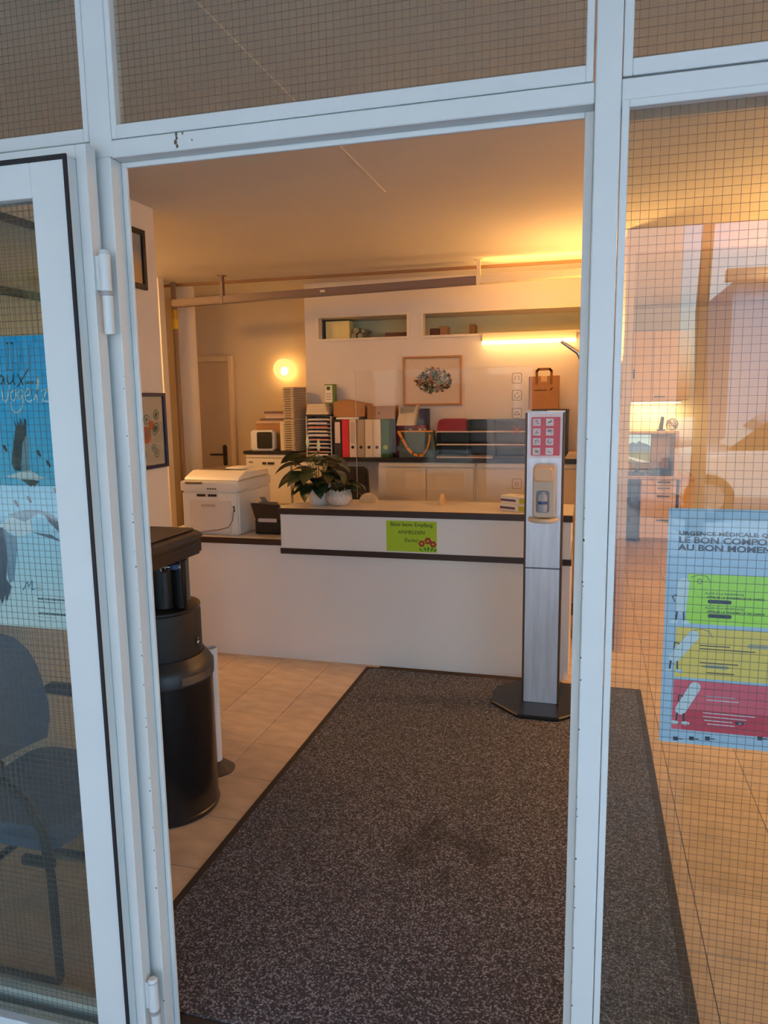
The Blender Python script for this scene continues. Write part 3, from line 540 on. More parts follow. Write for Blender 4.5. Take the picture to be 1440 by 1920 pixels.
for i, xx in enumerate((-.47, .02, .515)):
    prf = [(-.058, 0), (.058, 0)]+[(.058*math.cos(a), .012+.05*math.sin(a)) for a in [k_*PI/14 for k_ in range(15)]]
    if i == 0: MB().prism([(xx+u, v_) for u, v_ in prf], -.016, -.001).prism([(xx+u, v_) for u, v_ in prf], .006, .02).obj('wooden_foot', WOODL, gs, .002)
    else: MB().prism([(v_-.01, w_) for v_, w_ in [(.0, 0), (.11, 0)]]+[(.045+.055*math.cos(a), .012+.05*math.sin(a)) for a in [k_*PI/14 for k_ in range(15)]], xx-.008, xx+.008, 'x').obj('wooden_foot', WOODL, gs, .002) if False else MB().prism([(-.07, 0), (.06, 0)]+[(-.005+.065*math.cos(a), .01+.055*math.sin(a)) for a in [k_*PI/14 for k_ in range(15)]], xx-.009, xx+.009, 'x').obj('wooden_foot', WOODL, gs, .002)
STK = M('icon_print', (84, 76, 70), .5); STR = M('icon_red', (214, 92, 60), .5)
for i, py in enumerate((709, 741, 775, 806, 850, 907)):
    p = at(969, py, 4.62); cx, cz = p.x+.90, p.z-TOPZ; sb = MB()
    if i == 3:
        ribbon(sb, [(cx-.022, cz-.022), (cx+.022, cz+.022)], .004, -.0005); ribbon(sb, [(cx-.022, cz+.022), (cx+.022, cz-.022)], .004, -.0005); sb.obj('icon', STR, gs); continue
    r_ = rrect(cx-.028, cx+.028, cz-.03, cz+.03, .009); ribbon(sb, r_+[r_[0]], .0026, -.0005)
    if i in (0, 4): [ribbon(sb, [(cx+dx_, cz-.013), (cx+dx_+.004, cz+.006), (cx+dx_*.5, cz+.015)], .003, -.0005) for dx_ in (-.012, .01)]
    elif i == 1: ribbon(sb, ell(cx, cz-.004, .014, .013, 10, 2.6, 6.6), .003, -.0005); ribbon(sb, [(cx+.006, cz+.018), (cx-.004, cz+.004)], .003, -.0005)
    elif i == 2: ribbon(sb, [(cx-.018, cz-.008), (cx, cz+.012), (cx+.018, cz-.008), (cx-.018, cz-.008)], .003, -.0005)
    else: [ribbon(sb, [(cx-.014+dz_, cz-.016), (cx-.004+dz_, cz-.004), (cx-.012+dz_, cz+.012)], .003, -.0005) for dz_ in (.0, .014)]
    sb.obj('icon', STK, gs)
# ---- glove boxes
for i, (z0, dx_) in enumerate(((TOPZ, 0), (TOPZ+.0452, .004))):
    g = thing('glove_box', ('purple striped glove box lying on the counter, lower of the two', 'white glove box with green patch on the counter, upper of the two')[i], 'box', (-.405+dx_, 4.43, z0), -.5, 'glove boxes on the counter')
    MB().box(-.075, .115, -.05, .05, .0, .0445).obj('carton', M('glove_carton', (232, 224, 206), .6), g, .002)
    MB().box(-.0745, .03, -.0512, -.0502, .012, .026).obj('purple_stripe', M('glove_purple', (92, 70, 116), .5), g)
    MB().box(.055, .11, -.0512, -.0502, .006, .034).obj('green_patch', M('glove_green', (176, 176, 50), .5), g)
    MB().prism(ell(.03, 0, .035, .018, 16), .0446, .0456, 'z').obj('opening', M('glove_slot', (190, 170, 140), .5), g)
# ---- back counter
BK = 6.0; BZ = 1.172
tpz = S(MB().box(-2.47, .13, BK-.015, BK+.225, BZ-.035, BZ), 'sideboard_worktop', DARKTOP, 'long black worktop carrying binders, tote bag and letter trays', 'worktop', (-1.2, BK+.1, BZ-.035), .003)
def sideboard(x0, x1, label, doors=2):
    c = thing('sideboard', label, 'cabinet', ((x0+x1)/2, BK+.12, 0), group='sideboards under the black worktop'); hw = (x1-x0)/2-.001
    MB().box(-hw, hw, -.10, .104, .06, BZ-.0355).box(-hw+.02, hw-.02, -.085, .10, 0, .0595).obj('carcass', CREAM, c, .002)
    MB().box(-hw+.01, hw-.01, -.118, -.1005, BZ-.075, BZ-.04).obj('top_rail', CREAM, c, .002)
    dw = (2*hw-.03)/doors
    for k_ in range(doors):
        a = -hw+.015+dw*k_; d = MB().box(a+.002, a+dw-.002, -.114+.006*(k_ % 2), -.1005+.006*(k_ % 2)*0, .08, BZ-.085).obj('sliding_door', M('door_laminate', (226, 208, 174), .5, objrand=.04), c, .002)
        MB().box(a+dw-.03, a+dw-.015, -.117, -.1142, .62, .74).obj('pull', GREYP, d)
    return c
sideboard(-1.695, -.87, 'cream sliding-door sideboard under the tote bag, left of the disinfectant column')
sideboard(-.87, .13, 'cream sliding-door sideboard partly hidden by the disinfectant column')
sideboard(-2.47, -2.16, 'narrow cream sideboard half hidden behind the peace lily', 1)
oc = thing('office_chair', 'black high-backed office chair pushed in between the sideboards', 'chair', (-1.88, 5.76, 0))
MB().prism([(-.235, .56), (.20, .56), (.165, 1.095), (.15, 1.115), (-.16, 1.115), (-.19, 1.095)], -.03, .04).obj('backrest', M('chair_black', (26, 20, 20), .7), oc, .02, True, seg=2)
MB().box(-.24, .24, -.42, .02, .45, .53).obj('seat', M('chair_black', (26, 20, 20)), oc, .025, True, seg=2)
MB().lathe([(.025, .09), (.025, .4495)], (0, -.2, 0), 16).obj('gas_spring', BLACK, oc, smooth=True)
MB().box(-.03, .03, .0, .03, .4, .62).obj('back_bracket', BLACK, oc)
for i in range(5):
    a = 2*PI*i/5+.3; l_ = MB().tube([(.02*math.cos(a), -.2+.02*math.sin(a), .10), (.30*math.cos(a), -.2+.30*math.sin(a), .065)], [.022, .014], 8).obj('base_arm', BLACK, oc, smooth=True)
    MB().tube([(.30*math.cos(a)-.012*math.sin(a), -.2+.30*math.sin(a)+.012*math.cos(a), .027), (.30*math.cos(a)+.012*math.sin(a), -.2+.30*math.sin(a)-.012*math.cos(a), .027)], .027, 12).obj('castor', BLACK, oc, smooth=True)
# tall cabinet at the alcove
tc_ = thing('filing_cabinet', 'cream cabinet with black top, labels and handle beside the alcove door', 'cabinet', (-2.695, 6.16, 0))
MB().box(-.215, .215, -.13, .30, 0, 1.195).obj('carcass', CREAM, tc_, .002)
MB().box(-.225, .225, -.165, .30, 1.1955, 1.222).obj('top', DARKTOP, tc_, .003)
for i, (z0, z1) in enumerate(((1.165, 1.19), (.76, 1.155), (.38, .75), (.02, .37))):
    d = MB().box(-.208, .208, -.15, -.1305, z0, z1).obj('drawer', CREAM, tc_, .003)
    if i: 
        h = MB().box(-.05, -.015, -.158, -.1503, z1-.05, z1-.03).box(0, .06, -.158, -.1503, z1-.05, z1-.03).obj('name_plate', BROWN, d)
        MB().box(-.18, -.14, -.153, -.1502, z1-.04, z1-.022).obj('label_holder', GREYP, d)
WHB = WHITE
cbx = thing('cardboard_box', 'brown cardboard box with closed flaps beneath the loose folders', 'box', (-2.725, 6.275, 1.2225))
MB().box(-.125, .125, -.14, .15, 0, .232).obj('carton', KRAFT, cbx, .003); MB().box(-.13, .01, -.146, .15, .2325, .238).box(.012, .13, -.146, .15, .2325, .238).obj('flap', M('kraft_light', (206, 170, 126), .8), cbx)
for i in range(5):
    S(MB().box(-2.85+.03*i*random.random()+.02*i, -2.60+.03*random.random(), 6.13, 6.36, 1.461+i*.0203, 1.461+i*.0203+.019), 'paper_folder', M('folder_%d' % (i % 3), ((206, 176, 150), (120, 96, 92), (216, 196, 176))[i % 3], .7), ('tan folder lowest on the brown cardboard box', 'dark folder second from the bottom of the loose folders', 'pale folder in the middle of the loose folders', 'tan folder second from the top of the loose folders', 'dark folder lying topmost on the loose folders')[i], 'folder', (-2.7, 6.25, 1.461+i*.0203), .001, group='loose folders on the cardboard box')
spk = thing('white_cube_unit', 'small white cube unit with black front on the filing cabinet', 'device', (-2.745, 6.055, 1.2225), .1)
MB().box(-.105, .105, -.05, .05, 0, .178).obj('housing', WHITE, spk, .012, True, seg=2); MB().prism(rrect(-.045, .092, .02, .165, .015), -.0535, -.0505).obj('black_front', SATIN, spk)
S(MB().box(-2.591, -2.545, 6.06, 6.28, 1.2225, 1.475), 'binder', M('binder_cream', (228, 214, 176), .6), 'plain cream binder between white cube unit and beige letter tower', 'binder', (-2.56, 6.15, 1.2225), .002)
# letter tower: two stacked units
twx = at(552, 780, 6.0).x-.06
BT = M('tower_beige', (178, 160, 132), .6); BS = M('tower_slot', (96, 78, 60), .7)
for u_, (z0, n_) in enumerate(((1.2225, 13), (1.2225+.273, 13))):
    t_ = thing('drawer_tower', ('lower beige drawer tower standing on the filing cabinet', 'upper beige drawer tower stacked on the lower one under the globe lamp')[u_], 'drawer tower', (twx+.002*u_, 6.022, z0), -.40, 'beige drawer towers')
    hgt = n_*.02+.012
    MB().box(-.065, .065, 0, .15, 0, hgt).obj('housing', BT, t_, .001)
    for k_ in range(n_):
        d = MB().box(-.062, .062, -.0105, -.0004, .008+k_*.02, .008+k_*.02+.016).obj('drawer', M('tower_drawer', (206, 190, 160), .55), t_, .001)
        MB().box(-.035, .035, -.0145, -.0107, .011+k_*.02, .016+k_*.02).obj('grip', BS, d)
    rb = MB()
    for k_ in range(n_): rb.box(.0653, .071, .004, .146, .010+k_*.02, .010+k_*.02+.011)
    rb.obj('side_ribs', M('tower_side', (140, 124, 108), .6), t_)
# sorter with shelves
so_ = thing('paper_sorter', 'grey paper sorter with many shelves, behind the peace lily', 'sorter', (-2.222, 6.13, BZ+.0005))
SW_, SH_ = .116, .345
MB().box(-SW_, -SW_+.008, -.10, .12, 0, SH_).obj('side_panel', M('sorter_grey', (196, 190, 184), .5), so_); MB().box(SW_-.008, SW_, -.10, .12, 0, SH_).obj('side_panel', M('sorter_grey', (196, 190, 184)), so_)
MB().box(-SW_, SW_, .1205, .126, 0, SH_).obj('back_panel', M('sorter_black', (34, 30, 32), .6), so_); MB().box(-SW_, SW_, -.10, .12, SH_+.0005, SH_+.014).obj('top_panel', M('sorter_black', (34, 30, 32)), so_)
for k_ in range(10):
    z = .004+k_*.034; sh_ = MB().box(-SW_+.0085, SW_-.0085, -.098, .12, z, z+.006).obj('shelf', M('sorter_grey', (196, 190, 184)), so_)
    MB().box(-SW_+.015, SW_-.02-.03*random.random(), -.093+.02*random.random(), .11, z+.0065, z+.0065+random.uniform(.004, .014)).obj('paper_stack', M('sorter_paper%d' % (k_ % 3), ((226, 216, 206), (196, 120, 110), (206, 200, 210))[k_ % 3], .7), sh_)
for i in range(4):
    S(MB().box(-2.335+.006*i, -2.135-.008*i, 6.03, 6.23, BZ+.361+i*.0225, BZ+.361+i*.0225+.0215), 'paper_stack', M('stack_paper', (226, 210, 182), .7, noise=(30, .05), stretch=(1, 1, 40)), ('bottom paper pile on the grey sorter', 'second paper pile up on the grey sorter', 'third paper pile up on the grey sorter', 'topmost paper pile on the grey sorter, below the green and white carton')[i], 'paper pile', (-2.235, 6.13, BZ+.361+i*.0225), .002, group='paper piles on the sorter')
gw = thing('small_carton', 'green and white carton standing on the paper piles', 'box', (-2.155, 6.17, BZ+.4515))
MB().box(-.045, .045, -.03, .03, 0, .165).obj('carton', M('carton_green', (96, 128, 62), .6), gw, .002); MB().box(-.042, .025, -.0312, -.0302, .01, .155).obj('white_label', PAPER, gw); MB().box(-.025, .008, -.0322, -.0314, .115, .145).obj('dark_print', M('print_dkgreen', (58, 84, 50), .6), gw)
for k_ in range(3): MB().box(-.03, .015, -.0322, -.0314, .035+k_*.022, .042+k_*.022).obj('print_line', M('print_grey', (150, 150, 130), .6), gw)
# binders
def binder(x, wd, col, label, hgt=.318, lab=None, ring=True, dpt=.21):
    b_ = thing('binder', label, 'binder', (x, BK+.005, BZ+.0005), 0, 'lever-arch binders on the worktop')
    nm = 'binder_%d_%d_%d' % col
    MB().box(-wd/2+.001, wd/2-.001, .004, dpt, 0, hgt).obj('cover', M(nm, col, .5), b_, .002)
    if ring:
        o_ = MB(); r1 = ell(0, .085, .0135, .0135, 20); r2 = ell(0, .085, .009, .009, 20)
        MB().prism(r1, .0015, .0037).obj('finger_hole', BLACK, b_)
    if lab: MB().prism([(-wd/2+.012, .12), (wd/2-.012, .12), (wd/2-.012, hgt-.02), (-wd/2+.012, hgt-.02)], .0022, .0037).obj('spine_label', M(lab[0], lab[1], .6), b_)
    return b_
wbs = [(633, 15, (40, 36, 44), 'black binder with white spine label, leftmost upright binder', ('label_pale', (220, 200, 190))), (647.5, 13.5, (206, 40, 62), 'bright red binder between the black and white ones', None), (661, 13, (224, 206, 182), 'white binder with grey spine label beside the red binder', ('label_grey', (196, 182, 166))), (676.5, 14, (176, 156, 132), 'grey-beige binder among the white ones', None), (691.5, 15, (228, 212, 186), 'white binder right of the grey-beige one', None), (706.5, 15, (230, 214, 190), 'white binder directly left of the green binder', None), (722.5, 15, (40, 92, 44), 'green binder with pale round sticker', None), (733.0, 6.5, (28, 46, 34), 'thin dark green binder beside the green binder', None)]
for px, wpx, col, lb, lab in wbs:
    p = at(px, 830, BK+.005); b_ = binder(p.x, wpx*.00462, col, lb, .316, lab, ring=px not in (633, 647.5, 722.5, 734.5))
    if px == 722.5: MB().prism(ell(0, .085, .02, .02, 18), .0018, .0037).obj('round_sticker', M('sticker_lime', (150, 164, 52), .6), b_)
p = at(735, 830, BK); rbx = thing('magazine_file', 'dark red file box behind the tote bag', 'box', (p.x+.118, BK+.14, BZ+.0005))
MB().box(-.115, .14, -.03, .04, 0, .262).obj('carton', M('file_red', (136, 36, 44), .55), rbx, .003); MB().box(-.10, -.05, -.0312, -.0302, .05, .09).obj('file_tag', M('tag_pale', (210, 200, 196), .6), rbx)
TOPB = BZ+.3185
wsx = S(MB().box(-2.06, -1.86, 6.02, 6.20, TOPB, TOPB+.018), 'paper_stack', PAPER, 'flat white paper stack lying across the black and red binders', 'paper pile', (-1.96, 6.1, TOPB), .002)
cb1 = thing('cardboard_box', 'long flat brown cardboard box tilted on top of the binders', 'box', (-1.875, 6.13, TOPB+.020), -.12)
MB().prism([(-.215, .0), (.075, 0), (.08, .105), (-.13, .145), (-.21, .125)], -.09, .09).obj('carton', KRAFT, cb1, .003); MB().box(.05, .051, -.0915, -.0902, .02, .07).obj('seam', BROWN, cb1)
cb2 = thing('cardboard_box', 'smaller brown carton with a punched hole above the white binders', 'box', (-1.79, 6.14, TOPB+.0005), 0)
MB().box(.005, .235, -.12, .05, 0, .105).obj('carton', M('kraft_mid', (166, 122, 80), .8), cb2, .003); MB().prism(ell(.105, .05, .008, .011, 12), -.1216, -.1202).obj('punched_hole', BROWN, cb2); MB().box(.0, .24, -.125, .055, .1055, .109).obj('lid', M('kraft_light', (206, 170, 126)), cb2)
oc2 = thing('open_carton', 'cream open carton with torn flap above the tote bag', 'box', (-1.462, 6.125, BZ+.2635), .1)
MB().prism([(-.085, 0), (.06, 0), (.085, .15), (-.055, .15)], -.08, -.074).obj('front', M('carton_cream', (226, 208, 170), .7), oc2)
MB().prism([(-.085, 0), (.06, 0), (.085, .15), (-.055, .15)], .074, .08).obj('back', M('carton_cream', (226, 208, 170)), oc2)
MB().prism([(.055, 0), (.062, 0), (.092, .17), (.083, .17)], -.0735, .0735).obj('flap', M('carton_cream', (226, 208, 170)), oc2)
MB().prism([(-.085, 0), (-.08, 0), (-.05, .15), (-.056, .15)], -.0735, .0735).obj('side', M('carton_cream', (226, 208, 170)), oc2)
MB().prism([(-.05, .10), (.06, .11), (.075, .150), (-.05, .15)], -.085, -.0805).obj('grey_window', M('carton_grey', (150, 144, 120), .6), oc2)
S(MB().box(-1.285, -1.215, 6.05, 6.20, BZ+.2635, BZ+.2635+.14), 'small_box', M('slate_box', (58, 56, 78), .5), 'slate blue box beside the cream open carton', 'box', (-1.25, 6.12, BZ+.2635), .003) if False else None
S(MB().box(-1.375, -1.295, 6.185, 6.245, BZ+.0005, BZ+.40), 'box_file', M('slate_box', (58, 56, 78), .5), 'tall slate blue box file rising behind the tote bag', 'box', (-1.26, 6.18, BZ), .003)
# tote bag
WV = M('tote_weave', (88, 112, 116), .8); t = WV.node_tree; b = t.nodes['Principled BSDF']; tc = t.nodes.new('ShaderNodeTexCoord'); wv = t.nodes.new('ShaderNodeTexBrick'); wv.inputs['Scale'].default_value = 60
mpb = t.nodes.new('ShaderNodeMapping'); mpb.inputs['Rotation'].default_value = (PI/2, 0, 0); t.links.new(tc.outputs['Object'], mpb.inputs[0]); t.links.new(mpb.outputs[0], wv.inputs['Vector'])
wv.inputs['Color1'].default_value = tuple(lin(c) for c in (96, 122, 128))+(1,); wv.inputs['Color2'].default_value = tuple(lin(c) for c in (84, 108, 104))+(1,); wv.inputs['Mortar'].default_value = tuple(lin(c) for c in (48, 60, 64))+(1,); wv.inputs['Mortar Size'].default_value = .05; t.links.new(wv.outputs[0], b.inputs['Base Color'])
tg = thing('tote_bag', 'blue-green woven tote bag with orange shoulder strap on the worktop', 'bag', (-1.36, BK-.005, BZ+.0005))
vs = []
for z, hw, hd in ((0, .158, .045), (.10, .157, .05), (.20, .142, .04), (.225, .137, .03)): vs.append((z, hw, hd))
tb2 = MB(); L4 = []
for z, hw, hd in vs: L4.append([(x_, y_+.055, z) for x_, y_ in rrect(-hw, hw, -hd, hd, hd*.7, 3)])
nn = len(L4[0]); tb2.add([p_ for l_ in L4 for p_ in l_], [(j*nn+i, j*nn+(i+1) % nn, (j+1)*nn+(i+1) % nn, (j+1)*nn+i) for j in range(3) for i in range(nn)]+[tuple(range(nn))[::-1]]); tb2.obj('bag_body', WV, tg, smooth=True)
MB().box(-.137, .137, .018, .024, .212, .222).obj('top_band', M('orange_strap', (222, 144, 40), .6), tg)
def strip(mb, pts, wd, th=.004):
    return ribbon(mb, pts, wd, 0, th)
sb = MB(); pth = [(-.15, .215), (-.12, .16), (-.08, .085), (-.03, .034), (.02, .016), (.055, .024), (.09, .075), (.11, .14), (.115, .19)]
wds = [.022]*5+[.014]*4
for i_ in range(len(pth)-1): ribbon(sb, pth[i_:i_+2], wds[i_], .0005, .004)
sb.obj('strap', M('orange_strap', (222, 144, 40)), tg)
for xx in (-.06, .02, .06): MB().box(xx-.012, xx+.012, .045, .07, .226, .238).obj('handle_end', M('handle_tan', (200, 150, 100), .6), tg)
# black letter trays: three stacks
TRB = M('tray_black', (20, 20, 24), .3); TRG = M('tray_slate', (44, 54, 62), .3); RIM = M('tray_rim', (214, 190, 170), .4)
k0 = 0
stacks = ((847, 56, (0, 0, 1), 'left'), (900, 46, (1, 1, 1), 'middle'), (953.6, 56, (2, 2, 2), 'right'))
TRS = M('tray_smoke', (58, 48, 38), .3)
for si, (pxc, wpx, cols, nm) in enumerate(stacks):
    c0 = at(pxc, 850, BK+.005); wd = wpx*.00462
    for k_ in range(3):
        m_ = (TRB, TRG, TRS)[si]
        if si == 0 and k_ == 2: break
        lv = ('lowest', 'middle', 'topmost')[k_]
        nmx = ('black', 'slate grey', 'smoky brown')[si]
        t_ = thing('letter_tray', '%s %s letter tray, %s' % (lv, nmx, ('below the red rounded case' if si == 0 else 'in the stack beside the red rounded case' if si == 1 else 'in the stack behind the icons of the clear screen')), 'letter tray', (c0.x, BK+.095, BZ+.0005+k_*.104), 0, 'letter trays on the worktop')
        hw = wd/2-.003
        MB().box(-hw, hw, -.085, .10, 0, .004).box(-hw, -hw+.004, -.085, .10, .0042, .100).box(hw-.004, hw, -.085, .10, .0042, .100).box(-hw+.0045, hw-.0045, .096, .10, .0042, .10).obj('tray', m_, t_)
        MB().box(-hw, hw, -.0895, -.0855, 0, .011).obj('tray_lip', RIM if not (si == 2 and k_ == 0) else m_, t_)
        MB().box(-hw+.008, hw-.008, -.075, .09, .0045, .006+.02*random.random()).obj('paper_stack', M('tray_paper%d' % ((si+k_) % 2), ((70, 66, 70), (120, 108, 100))[(si+k_) % 2], .7), t_)
c0 = at(847, 850, BK+.005)
rd = thing('rounded_case', 'dark red rounded plastic case on the black letter trays', 'case', (c0.x, BK+.095, BZ+.2085))
MB().prism([(-.125, 0), (.125, 0), (.125, .085), (.11, .108), (-.095, .108), (-.118, .085)], -.085, .09).obj('case_body', M('case_red', (142, 20, 26), .4), rd, .01, True, seg=2); MB().box(-.127, .127, -.0895, -.0855, 0, .011).obj('case_lip', RIM, rd)
# black framed monitor with paper bag on top
p = at(1031, 800, BK+.12); mo = thing('storage_box', 'black-framed box standing behind the disinfectant column, under the paper bag', 'box', (p.x, BK+.12, BZ+.0005))
mw = .145
MB().box(-mw, -mw+.018, -.05, .09, 0, .385).box(mw-.018, mw, -.05, .09, 0, .385).box(-mw+.018, mw-.018, -.05, .09, .36, .385).box(-mw+.018, mw-.018, -.05, .09, 0, .02).obj('frame', SATIN, mo, .003); MB().box(-mw+.0185, mw-.0185, .02, .03, .0205, .3595).obj('front_panel', M('screen_dark', (34, 30, 30), .2), mo)
MB().box(-.02, .12, -.0515, -.0503, .345, .375).obj('sticker', M('sticker_white', (226, 216, 206), .5), mo)
p = at(1020, 766, BK+.12); bgp = thing('paper_bag', 'brown paper carrier bag with flat handle standing on the black box', 'bag', (p.x, BK+.12, BZ+.386))
vsb = MB(); vsb.prism([(-.118, 0), (.115, 0), (.116, .262), (-.120, .258)], -.04, .045); vsb.obj('bag_body', KRAFT, bgp, .003)
MB().prism([(-.118, .002), (-.112, .002), (-.112, .255), (-.119, .255)], -.0415, -.0402).obj('side_crease', M('kraft_dark', (120, 78, 44), .8), bgp)
hb = MB(); ribbon(hb, [(-.058, .20), (-.058, .298), (-.045, .312), (.042, .312), (.055, .298), (.055, .20)], .020, -.0405, .0025); hb.obj('bag_handle', M('kraft_handle', (140, 96, 54), .8), bgp)
MB().box(-.025, .022, -.0425, -.0405, .215, .258).obj('paper_tab', M('tab_cream', (226, 190, 140), .7), bgp)
mk = MB(); rn = random.Random(3)
for i in range(9): x_ = -.075+i*.011; ribbon(mk, [(x_, .145), (x_+.004, .152+.004*rn.random()), (x_+.009, .146)], .004, -.0402, .0008)
mk.prism([(.035, .142), (.06, .15), (.07, .170), (.055, .165), (.045, .15)], -.0410, -.0402); mk.obj('bag_print', M('bag_ink', (70, 40, 24), .7), bgp)
p = at(1068, 848, BK+.1)
for i in range(3): S(MB().box(p.x-.03+.01*i, p.x+.12-.012*i, 6.0, 6.19, BZ+.0008+i*.0165, BZ+.0165+i*.0165), 'paper_stack', M('stack_cream', (236, 214, 170), .7), ('lowest cream paper stack right of the disinfectant column', 'middle cream paper stack right of the disinfectant column', 'topmost cream paper stack right of the disinfectant column')[i], 'paper pile', (p.x+.04, 6.1, BZ+i*.0165), .001, group='cream papers by the column')
# ---- framed art on the rear wall
pa = at(811, 714, 6.25); fa = thing('framed_picture', 'light wood framed colour drawing on the rear wall', 'picture', (pa.x, 6.249, pa.z)); fw, fh = .252, .204
MB().box(-fw, -fw+.016, -.022, 0, -fh, fh).box(fw-.016, fw, -.022, 0, -fh, fh).box(-fw+.016, fw-.016, -.022, 0, fh-.016, fh).box(-fw+.016, fw-.016, -.022, 0, -fh, -fh+.016).obj('frame', M('frame_wood', (176, 128, 70), .5), fa, .002)
MB().box(-fw+.0165, fw-.0165, -.009, -.004, -fh+.0165, fh-.0165).obj('mount', M('mount_board', (216, 198, 178), .7), fa)
rn = random.Random(11)
for nm, col, cnt in (('ink', (38, 42, 48), 120), ('ochre', (176, 104, 50), 60), ('moss', (84, 106, 66), 100), ('sky', (140, 164, 184), 50)):
    db = MB()
    for i in range(cnt):
        a = rn.random()*2*PI; r_ = rn.random()**.5; x_, z_ = .150*r_*math.cos(a)+.015, .098*r_*math.sin(a)-.012
        l_ = rn.uniform(.008, .03); a2 = rn.random()*PI
        ribbon(db, [(x_, z_), (x_+l_*math.cos(a2), z_+l_*math.sin(a2)), (x_+l_*math.cos(a2+1), z_+l_*1.3*math.sin(a2+.6))], rn.uniform(.004, .011), -.0092-.0003*rn.random(), .0006)
    db.obj('drawn_%s_strokes' % nm, M('art_'+nm, col, .7), fa)
# ---- things in the wall openings
def nichething(name, px0, px1, py0, m_, label, cat, d=.12, bot=2.1765):
    a, c = at(px0, py0, 6.36), at(px1, py0, 6.36)
    return S(MB().box(a.x, c.x, 6.36, 6.36+d, bot, a.z), name, m_, label, cat, ((a.x+c.x)/2, 6.4, bot), .004)
nichething('carton', 610, 655, 603, M('carton_bright', (246, 226, 150), .6), 'bright cream carton in the shorter wall opening', 'box')
nb_ = thing('cable_bundle', 'grey bundle of rolled paper in the shorter wall opening', 'bundle', (at(672, 620, 6.42).x, 6.42, 2.1765))
for i, (x_, z_, r_) in enumerate(((-.03, .028, .027), (.03, .026, .025), (-.005, .075, .025), (.055, .068, .016))): MB().tube([(x_, -.05, z_), (x_+.02, .1, z_)], r_, 14).obj('paper_roll', M('roll_grey', (150, 146, 120), .7, objrand=.1), nb_, smooth=True)
nichething('paper_folder', 722, 762, 624, M('folder_maroon', (110, 66, 50), .6), 'flat maroon folder lying in the shorter wall opening', 'folder')
nichething('paper_folder', 735, 762, 619, M('folder_maroon2', (130, 88, 62), .6), 'smaller brown folder lying on the maroon folder', 'folder', bot=2.2065) if False else None
nichething('small_box', 806, 823, 616, M('box_maroon', (84, 44, 36), .6), 'low maroon box at the start of the longer wall opening', 'box')
nichething('small_box', 824, 839, 612, M('box_tan', (150, 108, 70), .6), 'tan box beside the maroon one in the longer wall opening', 'box')
nichething('small_box', 880, 891, 608, M('box_brown', (118, 84, 50), .6), 'single upright brown box alone in the longer wall opening', 'box')
# ---- lamps
def emit(name, col, s): return M(name, (255, 240, 210), .5, emit=(col, s))
gl = thing('globe_lamp', 'glowing round globe lamp on the alcove wall', 'lamp', (-2.715, 6.6, 1.94))
MB().lathe([(.03, -.0), (.03, .015)], n=24).obj('wall_plate', WHITE, gl, rot=(PI/2, 0, 0), loc=(0, -.001, 0), smooth=True)
gm = bpy.data.materials.new('globe_glass'); gm.use_nodes = True; t = gm.node_tree; t.nodes.clear(); o_ = t.nodes.new('ShaderNodeOutputMaterial'); mx = t.nodes.new('ShaderNodeMixShader'); tr = t.nodes.new('ShaderNodeBsdfTransparent'); em = t.nodes.new('ShaderNodeEmission')
tr.inputs[0].default_value = (1, .9, .75, 1); em.inputs[0].default_value = (1, .60, .19, 1); em.inputs[1].default_value = .95; mx.inputs[0].default_value = .78
t.links.new(tr.outputs[0], mx.inputs[1]); t.links.new(em.outputs[0], mx.inputs[2]); t.links.new(mx.outputs[0], o_.inputs[0])
MB().ball((0, -.115, 0), .097, 32, 20).obj('globe', gm, gl, smooth=True)
MB().ball((-.012, -.075, -.015), .032, 20, 12, (1, 1, 1.2)).obj('bulb', emit('bulb_glow', (1, .56, .18), 130), gl, smooth=True)
lc = at(895, 517, 5.62); yL = 5.62
ch_ = thing('lamp_channel', 'long grey-brown lamp channel hanging below the ceiling with a cream right half', 'lamp', (-1.0, yL, 2.5))
def tilt(x): return 2.452+.0205*(x+3.3)
CH = M('channel_grey', (120, 100, 92), .5)
xA, xB, xC = -3.31, -.807, .14
def channel(x0, x1, h0, h1, y0, y1):
    z0, z1 = tilt(x0), tilt(x1)
    return MB().add([(x0, y0, z0+h0), (x1, y0, z1+h0), (x1, y1, z1+h0), (x0, y1, z0+h0), (x0, y0, z0+h1), (x1, y0, z1+h1), (x1, y1, z1+h1), (x0, y1, z0+h1)], [(3,2,1,0),(4,5,6,7),(0,1,5,4),(1,2,6,5),(2,3,7,6),(3,0,4,7)])
W(channel(xA, xB-.002, -.03, .03, yL-.03, yL+.03), 'channel', CH, ch_, .008, True, 2)
W(channel(xB, xC, -.03, .028, yL-.03, yL+.03), 'lamp_housing', M('housing_cream', (236, 216, 178), .4), ch_, .004, True)
W(MB().tube([(xB+.04, yL+.048, tilt(xB)+.012), (xC-.03, yL+.048, tilt(xC)+.012)], .012, 12), 'fluorescent_tube', emit('tube_glow', (1, .50, .14), 20), ch_, 0, True)  # tube added unseen behind the housing to light the rear wall
W(channel(xB, xB+.02, .0285, .034, yL-.03, yL+.03), 'end_cap', M('housing_cream', (236, 216, 178)), ch_)
for xx in (-2.86, -.80, .08):
    W(MB().box(xx-.012, xx+.012, yL-.02, yL+.02, tilt(xx)+.03, H-.006).box(xx-.03, xx+.03, yL-.03, yL+.03, H-.006, H-.0005).box(xx-.014, xx+.014, yL-.034, yL-.0305, tilt(xx)-.034, tilt(xx)+.034), 'hanger', CH if xx < -1 else M('housing_cream', (236, 216, 178)), ch_)
xx = -2.0; W(MB().box(xx-.02, xx+.02, yL-.0312, yL-.0302, tilt(xx)-.004, tilt(xx)+.012), 'sticker', M('sticker_white', (226, 216, 206)), ch_)
